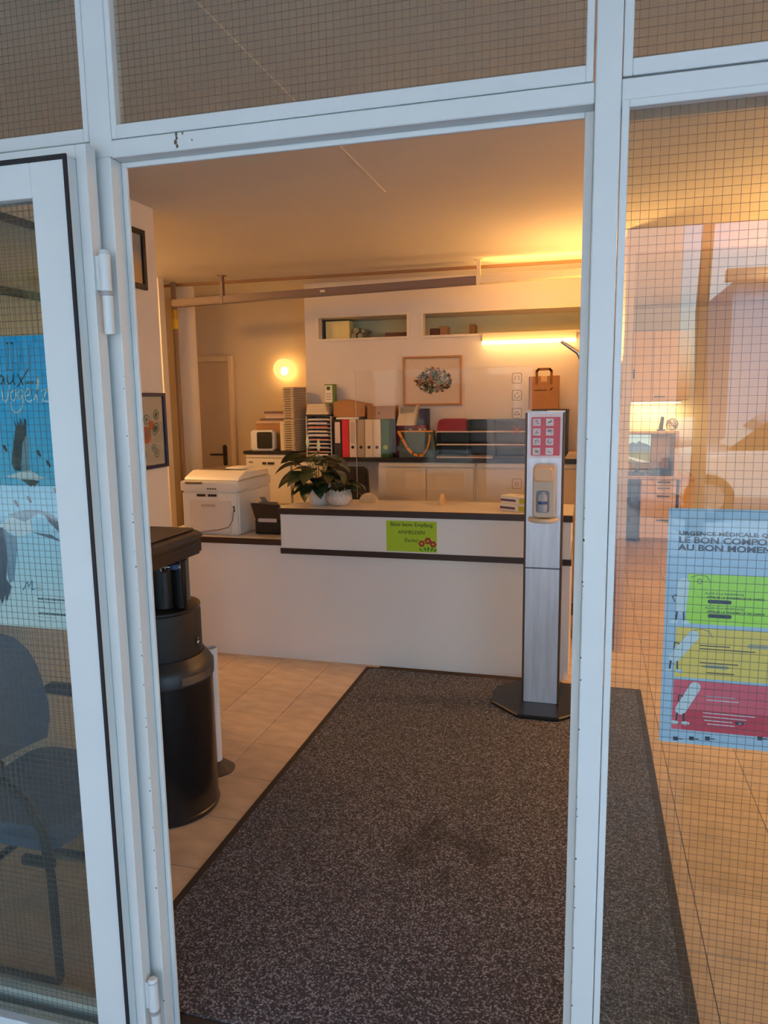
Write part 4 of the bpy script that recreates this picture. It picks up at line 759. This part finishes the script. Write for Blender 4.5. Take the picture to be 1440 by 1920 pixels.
wl = thing('wall_lamp', 'lit fluorescent wall lamp below the longer wall opening', 'lamp', (-.48, 6.25, 2.10))
MB().box(-.375, .375, -.06, -.001, .005, .075).obj('housing', M('housing_cream', (236, 216, 178)), wl, .006)
MB().tube([(-.37, -.07, -.006), (.37, -.07, -.006)], .013, 16).obj('fluorescent_tube', emit('tube_glow_2', (1, .60, .20), 9), wl, smooth=True)
def uplighter(x, y, z, strength, label, arm=None):
    al = thing('uplighter_lamp', label, 'lamp', (x, y, 0))
    MB().lathe([(.13, 0), (.13, .018), (.02, .03)], n=32).obj('lamp_base', CHROME, al, smooth=True)
    MB().lathe([(.012, .03), (.012, z-.075)], n=16).obj('lamp_post', CHROME, al, smooth=True)
    MB().lathe([(.03, z-.075), (.065, z-.04), (.085, z+.012), (.082, z+.012), (.06, z-.03)], n=32, cap=False).obj('lamp_bowl', CHROME, al, smooth=True)
    MB().lathe([(.02, z-.026), (.066, z-.016), (.066, z-.012), (.0, z-.012)], n=32).obj('lamp_glow', emit('uplight_%d' % strength, (1, .50, .14), strength), al)
    if arm: W(MB().tube(arm, [.010, .015, .018], 12), 'lamp_arm', CHROME, al, smooth=True)
uz = at(1112, 690, 5.2).z; ux = at(1112, 690, 5.2).x
uplighter(ux, 5.2, uz, 270, 'metal uplighter with a thin arm reaching in from behind the entrance post', [at(1052, 640, 5.2), at(1084, 661, 5.2), (ux-.02, 5.2, uz-.05)])
uplighter(1.85, 4.5, 1.75, 850, 'added uplighter out of view beyond the fixed pane, brightening the ceiling')  # added out of view as warm fill for ceiling and room
# ---- pipe with yellow marker in the alcove
pp = at(328, 600, 5.8); vp_ = thing('service_pipe', 'thin grey service pipe with a yellow marker beside the round column', 'pipe', (pp.x, 5.8, 0))
MB().lathe([(.022, 0), (.022, H-.001)], n=16).obj('pipe', M('pipe_grey', (150, 126, 98), .5), vp_, smooth=True)
za, zb_ = at(328, 581, 5.8).z, at(328, 617, 5.8).z
MB().lathe([(.027, zb_), (.027, (za+zb_)/2)], n=16).obj('yellow_sleeve', M('marker_yellow', (236, 196, 40), .5), vp_, smooth=True); MB().lathe([(.026, (za+zb_)/2+.002), (.026, za)], n=16).obj('valve', M('valve_brass', (206, 160, 50), .4, .3), vp_, smooth=True)
# ---- back office
OFF = M('office_beech', (226, 192, 136), .5, noise=(5, .04)); OFFD = M('office_handle', (60, 46, 36), .5)
DY = 8.8
du = thing('drawer_unit', 'beech drawer unit with dark bar handles in the back office', 'drawers', (.765, DY+.25, 0))
MB().box(-.175, .20, -.23, .25, .05, .73).box(-.165, .19, -.2, .25, 0, .0495).obj('carcass', OFF, du, .002)
for z0, z1 in ((.665, .725), (.575, .66), (.30, .57), (.06, .295)):
    d = MB().box(-.171, .196, -.25, -.2305, z0, z1).obj('drawer', OFF, du, .002); MB().box(0.0, .13, -.262, -.2505, z1-.036, z1-.024).obj('handle', OFFD, d)
dk = thing('office_desk', 'beech desk top with hutch in the back office', 'desk', (.85, DY+.25, 0))
MB().box(-.48, .30, -.28, .33, .732, .765).obj('desk_top', OFF, dk, .003); MB().box(-.48, -.45, -.25, .33, 0, .7315).obj('leg_panel', OFF, dk); MB().box(.145, .30, -.25, .33, 0, .7315).obj('leg_panel', OFF, dk)
MB().box(-.48, .125, -.20, .33, 1.235, 1.262).obj('hutch_shelf', OFF, dk, .002); MB().box(.085, .125, -.20, .33, .7655, 1.2345).obj('hutch_side', OFF, dk, .002); MB().box(-.48, .0845, .31, .33, .7655, 1.2345).obj('hutch_back', OFF, dk)
mn = thing('computer_monitor', 'computer monitor showing a mountain landscape in the back office', 'monitor', (.545, DY+.13, .7655))
MB().box(-.15, .145, 0, .02, .13, .46).obj('bezel', BLACK, mn, .003)
MB().box(-.145, .14, -.0012, -.0003, .14, .455).obj('screen', M('screen_sky', (150, 186, 196), .3, emit=((.42, .6, .62), .5)), mn)
MB().prism([(-.145, .25), (-.145, .31), (-.09, .35), (-.05, .37), (-.02, .355), (.02, .385), (.05, .36), (.10, .35), (.14, .32), (.14, .25)], -.0018, -.0013).obj('screen_mountains', M('screen_blue', (60, 96, 120), .3, emit=((.06, .13, .2), .6)), mn)
MB().prism([(-.145, .14), (-.145, .262), (-.05, .255), (.05, .268), (.14, .255), (.14, .14)], -.0024, -.0019).obj('screen_meadow', M('screen_green', (92, 100, 62), .3, emit=((.11, .13, .05), .6)), mn)
MB().prism([(-.145, .205), (-.145, .22), (.0, .18), (.14, .145), (.14, .14), (.04, .14)], -.003, -.0025).obj('screen_path', M('screen_path', (190, 190, 180), .3, emit=((.5, .5, .46), .5)), mn)
MB().box(-.02, .02, .021, .05, .01, .3).box(-.08, .08, -.04, .10, 0, .01).obj('stand', BLACK, mn)
S(MB().prism([(.415, .7658), (.64, .7658), (.62, .80), (.415, .795)], DY-.02, DY+.045), 'keyboard', BLACKM, 'black keyboard in front of the office monitor', 'keyboard', (.53, DY, .7655), .002)
S(MB().box(.70, .895, DY+.20, DY+.36, .7655, 1.20), 'cork_board', M('board_brown', (166, 126, 78), .8, noise=(60, .1)), 'brown pin board panel beside the office monitor', 'board', (.8, DY+.3, .7655), .003)
S(MB().box(.66, .90, DY+.0, DY+.16, .7655, .84), 'desk_tray', M('tray_navy', (38, 34, 56), .5), 'dark navy tray below the brown pin board', 'tray', (.78, DY, .7655), .003)
ph = thing('desk_phone', 'dark cordless handset in its cradle on the office hutch', 'phone', (.785, DY+.15, 1.2625)); MB().prism([(-.02, .012), (.025, .012), (.035, .155), (.0, .16)], -.015, .015).obj('handset', BLACKM, ph, .006, True); MB().box(-.04, .05, -.04, .04, 0, .0115).obj('cradle', BLACKM, ph, .003)
wb = thing('wire_ball', 'round ball of tangled wire on the office hutch', 'ornament', (.905, DY+.15, 1.2625+.0695))
wbm = MB(); rn = random.Random(5)
for i in range(12):
    A = Vector((rn.gauss(0, 1), rn.gauss(0, 1), rn.gauss(0, 1))).normalized(); B = A.orthogonal().normalized(); C = A.cross(B); r_ = .066
    wbm.tube([(B*math.cos(k_*PI/9)+C*math.sin(k_*PI/9))*r_ for k_ in range(19)], .003, 5)
wbm.obj('wire_loops', M('wire_brass', (150, 120, 80), .4, .4), wb, smooth=True)
for i, (x0, x1, lb) in enumerate(((.452, .672, 'beech wall cabinet door with its handle near the partition'), (.674, 1.05, 'wider beech wall cabinet above the office desk'))):
    c = thing('wall_cabinet', lb, 'cabinet', ((x0+x1)/2, DY+.4, 1.60), 0, None); hw = (x1-x0)/2
    MB().box(-hw, hw, -.37, .195, .0, .75).obj('carcass', OFF, c, .002); d = MB().box(-hw+.002, hw-.002, -.39, -.3705, .005, .745).obj('door', OFF, c, .003)
    if i == 0: MB().box(-hw+.012, -hw+.028, -.402, -.3905, .24, .34).obj('handle', OFFD, d)
    else: MB().box(-hw+.02, -hw+.13, -.402, -.3905, .035, .048).obj('handle', OFFD, d)
ul = thing('cabinet_lamp', 'slim lit lamp strip under the office wall cabinets', 'lamp', (.72, DY+.42, 1.5995))
MB().box(-.25, .30, -.05, .05, -.022, -.0005).obj('housing', WHITE, ul); MB().box(-.24, .29, -.04, .04, -.030, -.0225).obj('tube', emit('cab_glow', (1, .74, .33), 20), ul)
pc = thing('computer_tower', 'black computer tower in the knee space under the office desk', 'computer', (.49, DY+.25, 0)); MB().box(-.065, .085, -.2, .2, .03, .46).obj('case', BLACKM, pc, .004); MB().box(-.06, .08, -.206, -.2005, .05, .44).obj('front', M('pc_front', (40, 36, 38), .4), pc)
for sx in (-.055, .07):
    for s in (-.15, .15): MB().box(sx-.02, sx+.02, s-.03, s+.03, 0, .0295).obj('foot', RUBBER, pc)
for (lx, ly, lb, ls) in ((1.75, 7.0, 'added round ceiling lamp out of view in the back office', 80), (1.75, 4.2, 'added round ceiling lamp out of view beyond the fixed pane', 80), (-3.45, 4.5, 'added round ceiling lamp hidden in the alcove behind the picture wall', 62)):  # unseen lamps, added to raise the warm light indoors
    cl_ = thing('added_ceiling_lamp', lb, 'lamp', (lx, ly, H)); MB().lathe([(.17, -.012), (.17, -.0005)], n=32).obj('base', WHITE, cl_, smooth=True); MB().lathe([(.02, -.075), (.10, -.066), (.15, -.04), (.16, -.0125)], n=32).obj('diffuser', emit('ceiling_glow_%d' % ls, (1, .52, .18), ls), cl_, smooth=True)
# ---- first-aid poster behind the fixed pane
PY_ = 1.531
ps = thing('poster', 'pale blue French emergency poster with green, yellow and red bands', 'poster', (.33, PY_, 1.19))
pz1, pz0 = 1.434-1.19, .953-1.19; pxl = .156-.33; pxr = pxl+.345
MB().box(pxl, pxr, 0, .0012, pz0, pz1).obj('sheet', M('poster_blue', (184, 212, 244), .45), ps)
def pp_(px, py): p_ = at(px, py, PY_); return (p_.x-.33, p_.z-1.19)
NAVY = M('poster_navy', (34, 44, 68), .6)
x0 = pp_(1273, 1000)[0]
text('lettering', 'URGENCE MÉDICALE: QUE FAIRE ?', .0112, NAVY, ps, (x0, -.0004, pp_(1273, 1003)[1]), 'LEFT', 1.32, bold=.0002)
text('lettering', 'LE BON COMPORTEMENT', .0165, NAVY, ps, (x0, -.0004, pp_(1272, 1017)[1]), 'LEFT', 1.30, bold=.0005)
text('lettering', 'AU BON MOMENT', .0165, NAVY, ps, (x0, -.0004, pp_(1272, 1031)[1]), 'LEFT', 1.30, bold=.0005)
bands = (((1290, 1075), (1283, 1168), (188, 244, 60), 'green_band'), ((1268, 1175), (1262, 1268), (255, 218, 100), 'yellow_band'), ((1263, 1273), (1252, 1365), (242, 92, 116), 'red_band'))
for a, c, col, nm in bands:
    A, C = pp_(*a), pp_(*c); MB().box(A[0], pxr-.012, -.0004, -.0001, C[1], A[1]).obj(nm, M('poster_'+nm, col, .5), ps)
A, C = pp_(1275, 1328), pp_(1265, 1366); MB().box(C[0]+.012, pxr-.03, -.0006, -.00041, C[1], A[1]).obj('deep_red_band', M('poster_deepred', (226, 48, 76), .5), ps)
A, C = pp_(1310, 1082), pp_(1310, 1100)
FIG = M('figure_white', (222, 236, 250), .5)
def figure(px0, py0, px1, py1, lean, nm):          # plain rounded bandage shape with two feet
    a, c = pp_(px0, py0), pp_(px1, py1); d = Vector((a[0]-c[0], a[1]-c[1])); L_ = d.length; u = d/L_; n_ = Vector((-u.y, u.x)); r_ = .0105
    o_ = [Vector(c)+n_*r_*math.cos(t_)-u*r_*math.sin(t_) for t_ in [k_*PI/8 for k_ in range(9)]]+[Vector(a)-n_*r_*math.cos(t_)+u*r_*math.sin(t_) for t_ in [k_*PI/8 for k_ in range(9)]]
    f_ = MB().prism([tuple(v_) for v_ in o_], -.0012, -.0007).obj(nm, FIG, ps)
    lg = MB(); ribbon(lg, [(c[0]-.006, c[1]-.008), (c[0]-.008, c[1]-.026)], .003, -.0008); ribbon(lg, [(c[0]+.006, c[1]-.008), (c[0]+.007, c[1]-.026)], .003, -.0008); lg.obj('printed_legs', NAVY, ps)
    MB().prism(ell(c[0]-.011, c[1]-.028, .008, .004, 12), -.0014, -.0008).prism(ell(c[0]+.010, c[1]-.028, .008, .004, 12), -.0014, -.0008).obj('printed_shoes', FIG, ps)
    am = MB(); m_ = (Vector(a)+Vector(c))/2; ribbon(am, [tuple(m_-n_*-.010), tuple(m_+n_*.018-u*.004), tuple(m_+n_*.012-u*.014)], .002, -.0013); am.obj('printed_arm', NAVY, ps)
figure(1282, 1092, 1276, 1140, 0, 'printed_figure'); figure(1300, 1192, 1264, 1232, 0, 'printed_figure'); figure(1303, 1288, 1276, 1330, 0, 'printed_figure')
tl = MB(); tw = MB()
for px, py, n_, dest in ((1322, 1118, 0, tl), (1322, 1145, 0, tl)):
    A = pp_(px, py-4); text('lettering', 'ALLER À LA PHARMACIE', .0056, NAVY, ps, (A[0], -.0006, A[1]), 'LEFT', 1.15); A = pp_(px, py+3)
    text('lettering', 'APPELER LA PHARMACIE DE GARDE', .0056, NAVY, ps, (A[0]+.003, -.0006, A[1]), 'LEFT', 1.15, bold=.0001)
    q_ = pp_(px+5, py+6); tl.prism(rrect(q_[0], q_[0]+.043, q_[1]-.0075, q_[1], .0035), -.0009, -.0005)
for px, py, ws in ((1312, 1210, (.055, .05)), (1312, 1216, (.1, .02)), (1312, 1242, (.07,)), (1316, 1249, (.05,)), (1325, 1261, (.05,))):
    A = pp_(px, py); tl.box(A[0], A[0]+ws[0], -.0009, -.0005, A[1]-.0009, A[1]+.0009)
A = pp_(1322, 1249); tw.prism(rrect(A[0], A[0]+.042, A[1]-.004, A[1]+.004, .0035), -.0008, -.0005); A = pp_(1402, 1212); tw.prism(rrect(A[0], A[0]+.045, A[1]-.004, A[1]+.005, .0035), -.0008, -.0005)
tw.obj('printed_pills', M('poster_pill', (190, 180, 150), .5), ps)
A = pp_(1378, 1356); tl.prism(rrect(A[0], A[0]+.016, A[1]-.0028, A[1]+.0036, .003), -.0009, -.00062); tl.obj('printed_lines', NAVY, ps)
text('lettering', '144', .0052, FIG, ps, (A[0]+.004, -.001, A[1]-.0016))
tr_ = MB()
for px, py, l_ in ((1322, 1305, .055), (1324, 1312, .06), (1318, 1336, .095), (1318, 1343, .08), (1320, 1350, .052), (1326, 1357, .05)):
    A = pp_(px, py); tr_.box(A[0], A[0]+l_, -.001, -.00062, A[1]-.0008, A[1]+.0008)
tr_.obj('printed_lines', FIG, ps)
lg = MB()
for px in (1262, 1292, 1322, 1420):
    A = pp_(px, 1384); lg.box(A[0], A[0]+.009, -.0006, -.0001, A[1]-.004, A[1]+.004).box(A[0]+.010, A[0]+.018, -.0006, -.0001, A[1]-.001, A[1]+.001)
lg.obj('sponsor_marks', NAVY, ps)
cu = MB(); c0 = pp_(1312, 1090)
ribbon(cu, [pp_(1296, 1082), pp_(1310, 1078), pp_(1325, 1080), pp_(1333, 1092)], .0012, -.0006); ribbon(cu, ell(c0[0], c0[1], .004, .005, 10)+[(c0[0]+.004, c0[1])], .0012, -.0006); ribbon(cu, [pp_(1300, 1182), pp_(1315, 1179), pp_(1330, 1184), pp_(1336, 1196)], .0012, -.0006); cu.obj('printed_swirls', M('swirl', (110, 130, 110), .6), ps)
# ---- bird poster on the opened leaf
BY = 1.4525
bp_ = thing('poster', 'blue bird poster with flying storks on the opened door leaf', 'poster', (-1.32, BY, 1.46))
def bq(x, y): p_ = at(x/3.2, 600+y/3.2, BY); return (p_.x+1.32, p_.z-1.46)
bz1 = bq(270, 88)[1]; bz0 = bq(410, 1860)[1]
BPM = print_mat('bird_poster_print', [(bz0, (216, 232, 232)), (bz0+.2, (172, 220, 236)), (bz0+.38, (70, 186, 232)), (bz1-.12, (0, 176, 240)), (bz1, (0, 170, 236))], rough=.35)
MB().box(-.36, .159, 0, .0012, bz0, bz1).obj('sheet', BPM, bp_)
BD = M('bird_dark', (46, 58, 70), .6); BG = M('bird_grey', (120, 150, 168), .6); BWT = M('bird_white', (206, 222, 226), .6)
def poly(pts, m_, nm, d): MB().prism([bq(*p_) for p_ in pts], -.0005*d-.0003, -.0005*d+.0001).obj(nm, m_, bp_)
poly([(130, 905), (135, 740), (160, 690), (172, 720), (175, 860), (182, 912)], BG, 'printed_bird_wing', 1)
poly([(85, 600), (95, 650), (88, 710), (75, 800), (72, 860), (90, 902), (125, 905), (130, 840), (135, 740), (160, 690), (158, 600), (147, 590), (142, 640), (122, 587), (118, 640), (103, 600), (104, 645)], BD, 'printed_bird_wing', 2)
poly([(35, 940), (90, 922), (130, 908), (190, 903), (240, 935), (290, 950), (240, 957), (200, 968), (150, 962), (90, 948)], BWT, 'printed_bird', 3)
poly([(130, 955), (210, 958), (242, 970), (218, 985), (212, 1003), (200, 990), (190, 1003), (172, 985), (150, 970)], BD, 'printed_bird_tail', 4)
poly([(0, 1222), (50, 1190), (120, 1180), (180, 1205), (205, 1270), (120, 1300), (60, 1275), (0, 1247)], BWT, 'printed_bird', 1)
poly([(50, 1165), (100, 1150), (170, 1138), (240, 1140), (320, 1170), (356, 1215), (340, 1222), (300, 1180), (230, 1160), (200, 1180), (150, 1210), (100, 1192)], BG, 'printed_bird_wing', 2)
for k_ in range(5): poly([(265+k_*18, 1165+k_*9), (285+k_*16, 1172+k_*10), (318+k_*12, 1225+k_*14), (304+k_*12, 1222+k_*12)], BD, 'printed_feather', 3)
poly([(190, 1272), (310, 1288), (372, 1332), (300, 1308)], BD, 'printed_bird_leg', 3)
poly([(20, 1250), (70, 1290), (100, 1300), (105, 1370), (85, 1560), (62, 1578), (40, 1500), (30, 1400)], BG, 'printed_bird_wing', 2)
poly([(-60, 1250), (20, 1243), (45, 1400), (40, 1555), (72, 1600), (42, 1690), (36, 1640), (16, 1705), (0, 1650), (-40, 1600)], BD, 'printed_bird_wing', 3)
for x_, y_ in ((30, 770), (232, 800), (290, 862), (335, 1028), (175, 1076), (98, 1100)): poly([(x_-14, y_-20), (x_+2, y_-18), (x_+16, y_+14), (x_+10, y_+24), (x_-6, y_+4)], BD, 'printed_small_bird', 1)
def strokes(lst, wd, m_, nm):
    sb_ = MB()
    for l_ in lst: ribbon(sb_, [bq(*p_) for p_ in l_], wd, -.0008)
    sb_.obj(nm, m_, bp_)
strokes([[(25, 345), (8, 332), (-8, 350), (-10, 378), (8, 385), (24, 350), (26, 385)], [(45, 330), (46, 372), (60, 384), (78, 365), (82, 325), (82, 372), (92, 386)], [(105, 325), (122, 350), (140, 388)], [(172, 293), (140, 345), (106, 402)]], .0024, INK, 'hand_lettering')
text('lettering', 'SANS F', .0105, INK, bp_, (bq(150, 385)[0], -.0008, bq(150, 385)[1]), 'LEFT', 1.05)
strokes([[(14, 425), (20, 478), (34, 495), (48, 470), (58, 395)], [(98, 425), (82, 420), (66, 440), (68, 475), (84, 486), (98, 465), (98, 435)], [(138, 425), (122, 418), (108, 440), (112, 470), (126, 474), (138, 440), (140, 500), (124, 545), (98, 558), (74, 538), (66, 495)], [(158, 458), (180, 445), (182, 420), (166, 414), (154, 440), (158, 478), (176, 494), (196, 478)], [(206, 480), (226, 420), (236, 350), (226, 350), (220, 440), (230, 494)], [(248, 425), (285, 412), (256, 486), (306, 490)]], .0030, M('script_white', (206, 236, 240), .5), 'hand_lettering')
strokes([[(45, 140), (45, 300), (75, 300), (75, 140), (45, 140)], [(120, 150), (120, 300)], [(175, 150), (180, 310)]], .0052, M('faint_blue', (40, 156, 200), .5), 'faint_numerals')
strokes([[(140, 1620), (165, 1570), (172, 1600), (195, 1565), (196, 1620), (212, 1612)]], .0022, M('logo_blue', (60, 120, 150), .5), 'museum_mark')
x_, z_ = bq(228, 1676); text('lettering', "MUSÉE D'HISTOIRE NATURELLE", .0058, INK, bp_, (x_, -.0006, z_), 'LEFT', 1.05, bold=.00012)
x_, z_ = bq(232, 1762); text('lettering', 'NATURHISTORISCHES MUSEUM', .0058, INK, bp_, (x_, -.0006, z_), 'LEFT', 1.05, bold=.00012)
sl2 = MB()
for y_, l_ in ((1692, .05), (1722, .022), (1780, .05), (1808, .022), (1590, .012), (1605, .014), (1620, .016)):
    x_, z_ = bq(228 if y_ > 1650 else 222, y_); sl2.box(x_, x_+l_, -.0006, -.0002, z_-.0006, z_+.0006)
sl2.obj('printed_lines', GREYP, bp_)
# ---- the street that the panes mirror
B1 = thing('street_building', 'pale pink building across the street, mirrored in the fixed pane', 'building', (-5.5, -15, 0))
MB().box(-1.5, 7.4, -6, 0, 0, 9).obj('wall', M('pink_render', (226, 200, 186), .85), B1)
for i in range(3):
    for j in range(3):
        x_ = -.6+i*2.6; z_ = .9+j*2.8; f_ = MB().box(x_, x_+1.3, .0, .06, z_, z_+1.6).obj('window', M('shutter_frame', (240, 236, 228), .6), B1); MB().box(x_+.1, x_+1.2, .061, .075, z_+.1, z_+1.5).obj('pane', M('far_pane', (60, 66, 78), .1), f_)
MB().box(-1.6, 7.5, .0, .3, 8.6, 9).obj('eaves', M('eaves', (160, 130, 110), .8), B1)
hg_ = thing('added_hedge', 'tall dark hedge added across the street to dim the reflection in the opened leaf', 'hedge', (-17, -11, 0))  # hedge added so the opened leaf mirrors something dark
rn = random.Random(9); hb_ = MB().box(-12, 9.6, -1.0, 1.0, 0, 4.6)
for i in range(2600):
    q0 = Vector((rn.uniform(-12, 9.6), 1.0+rn.uniform(0, .15), rn.uniform(.1, 4.7))); u = Vector((rn.gauss(0, 1), rn.gauss(0, .5), rn.gauss(0, 1))).normalized(); v2 = u.orthogonal().normalized(); s_ = .16
    hb_.add([q0-u*s_, q0+v2*s_*.6, q0+u*s_, q0-v2*s_*.6], [(0, 1, 2, 3)])
tag(hb_.obj('foliage', M('hedge_leaf', (52, 66, 48), .8, noise=(3, .2)), hg_), kind='stuff')
B2 = thing('street_building', 'long white garage across the street, mirrored in the fixed pane', 'building', (7.6, -19, 0))
MB().box(-4, 12, -5, 0, 0, 4.6).obj('wall', M('white_render', (150, 172, 200), .8), B2); MB().box(-4.2, 12.2, -.1, .3, 4.6, 4.9).obj('roof_edge', M('roof_grey', (110, 112, 116), .8), B2)
for i in range(4): MB().box(-3+i*3.6, -.4+i*3.6, .0, .05, 0, 2.5).obj('garage_door', M('garage_door', (176, 190, 216), .6), B2)
tre = thing('street_tree', 'street tree with grey trunk, mirrored in the fixed pane', 'tree', (1.25, -6.4, 0))
MB().tube([(0, 0, -.01), (.02, 0, 1.2), (-.03, .02, 2.6), (.05, 0, 4.8)], [.11, .075, .07, .05], 12).obj('trunk', M('bark', (104, 96, 88), .9, noise=(8, .2)), tre, smooth=True)
rn = random.Random(2); fb = MB()
for i in range(26):
    a = rn.random()*2*PI; r_ = rn.uniform(.3, 1.6); c = Vector((r_*math.cos(a), r_*math.sin(a), 5.6+rn.uniform(-.9, 1.3)))
    for k_ in range(24):
        o_ = Vector((rn.gauss(0, .35), rn.gauss(0, .35), rn.gauss(0, .3))); q0 = c+o_; u = Vector((rn.gauss(0, 1), rn.gauss(0, 1), rn.gauss(0, 1))).normalized(); v2 = u.orthogonal().normalized(); s_ = .12
        fb.add([q0-u*s_, q0+v2*s_*.5, q0+u*s_, q0-v2*s_*.5], [(0, 1, 2, 3)])
tag(fb.obj('foliage', M('tree_leaf', (84, 110, 60), .7), tre), kind='stuff')
car = thing('parked_car', 'white parked car, mirrored in the fixed pane', 'car', (2.9, -8.2, 0), .06)
MB().prism([(-2.0, .28), (-2.05, .62), (-1.95, .82), (-1.1, .93), (1.75, .95), (2.0, .8), (2.02, .35), (1.9, .28)], -.82, .82).obj('body', M('car_white', (232, 234, 238), .15, coat=.6), car, .06, True, seg=2)
MB().prism([(-1.1, .935), (-.5, 1.42), (1.15, 1.45), (1.65, .955)], -.72, .72).obj('cabin', M('car_glass', (30, 36, 44), .05), car, .05, True, seg=2)
MB().prism([(-.48, 1.425), (-.42, 1.45), (1.1, 1.475), (1.14, 1.452)], -.70, .70).obj('roof', M('car_white', (232, 234, 238)), car, .01)
for s in (-1, 1):
    for x_ in (-1.3, 1.3): wq = MB().tube([(x_, s*.66, .31), (x_, s*.84, .31)], .31, 24).obj('wheel', RUBBER, car, smooth=True); MB().tube([(x_, s*.841, .31), (x_, s*.852, .31)], .19, 16).obj('hub_cap', GREYP, wq, smooth=True)
S(MB().box(.35, 1.15, .10, .42, -.012, .30), 'added_block', M('added_block_pale', (226, 224, 220), .8), 'pale block added on the pavement for a bright shape mirrored low in the fixed pane', 'block', (.7, .2, 0), .02)  # block added only to give the pane a bright shape to mirror
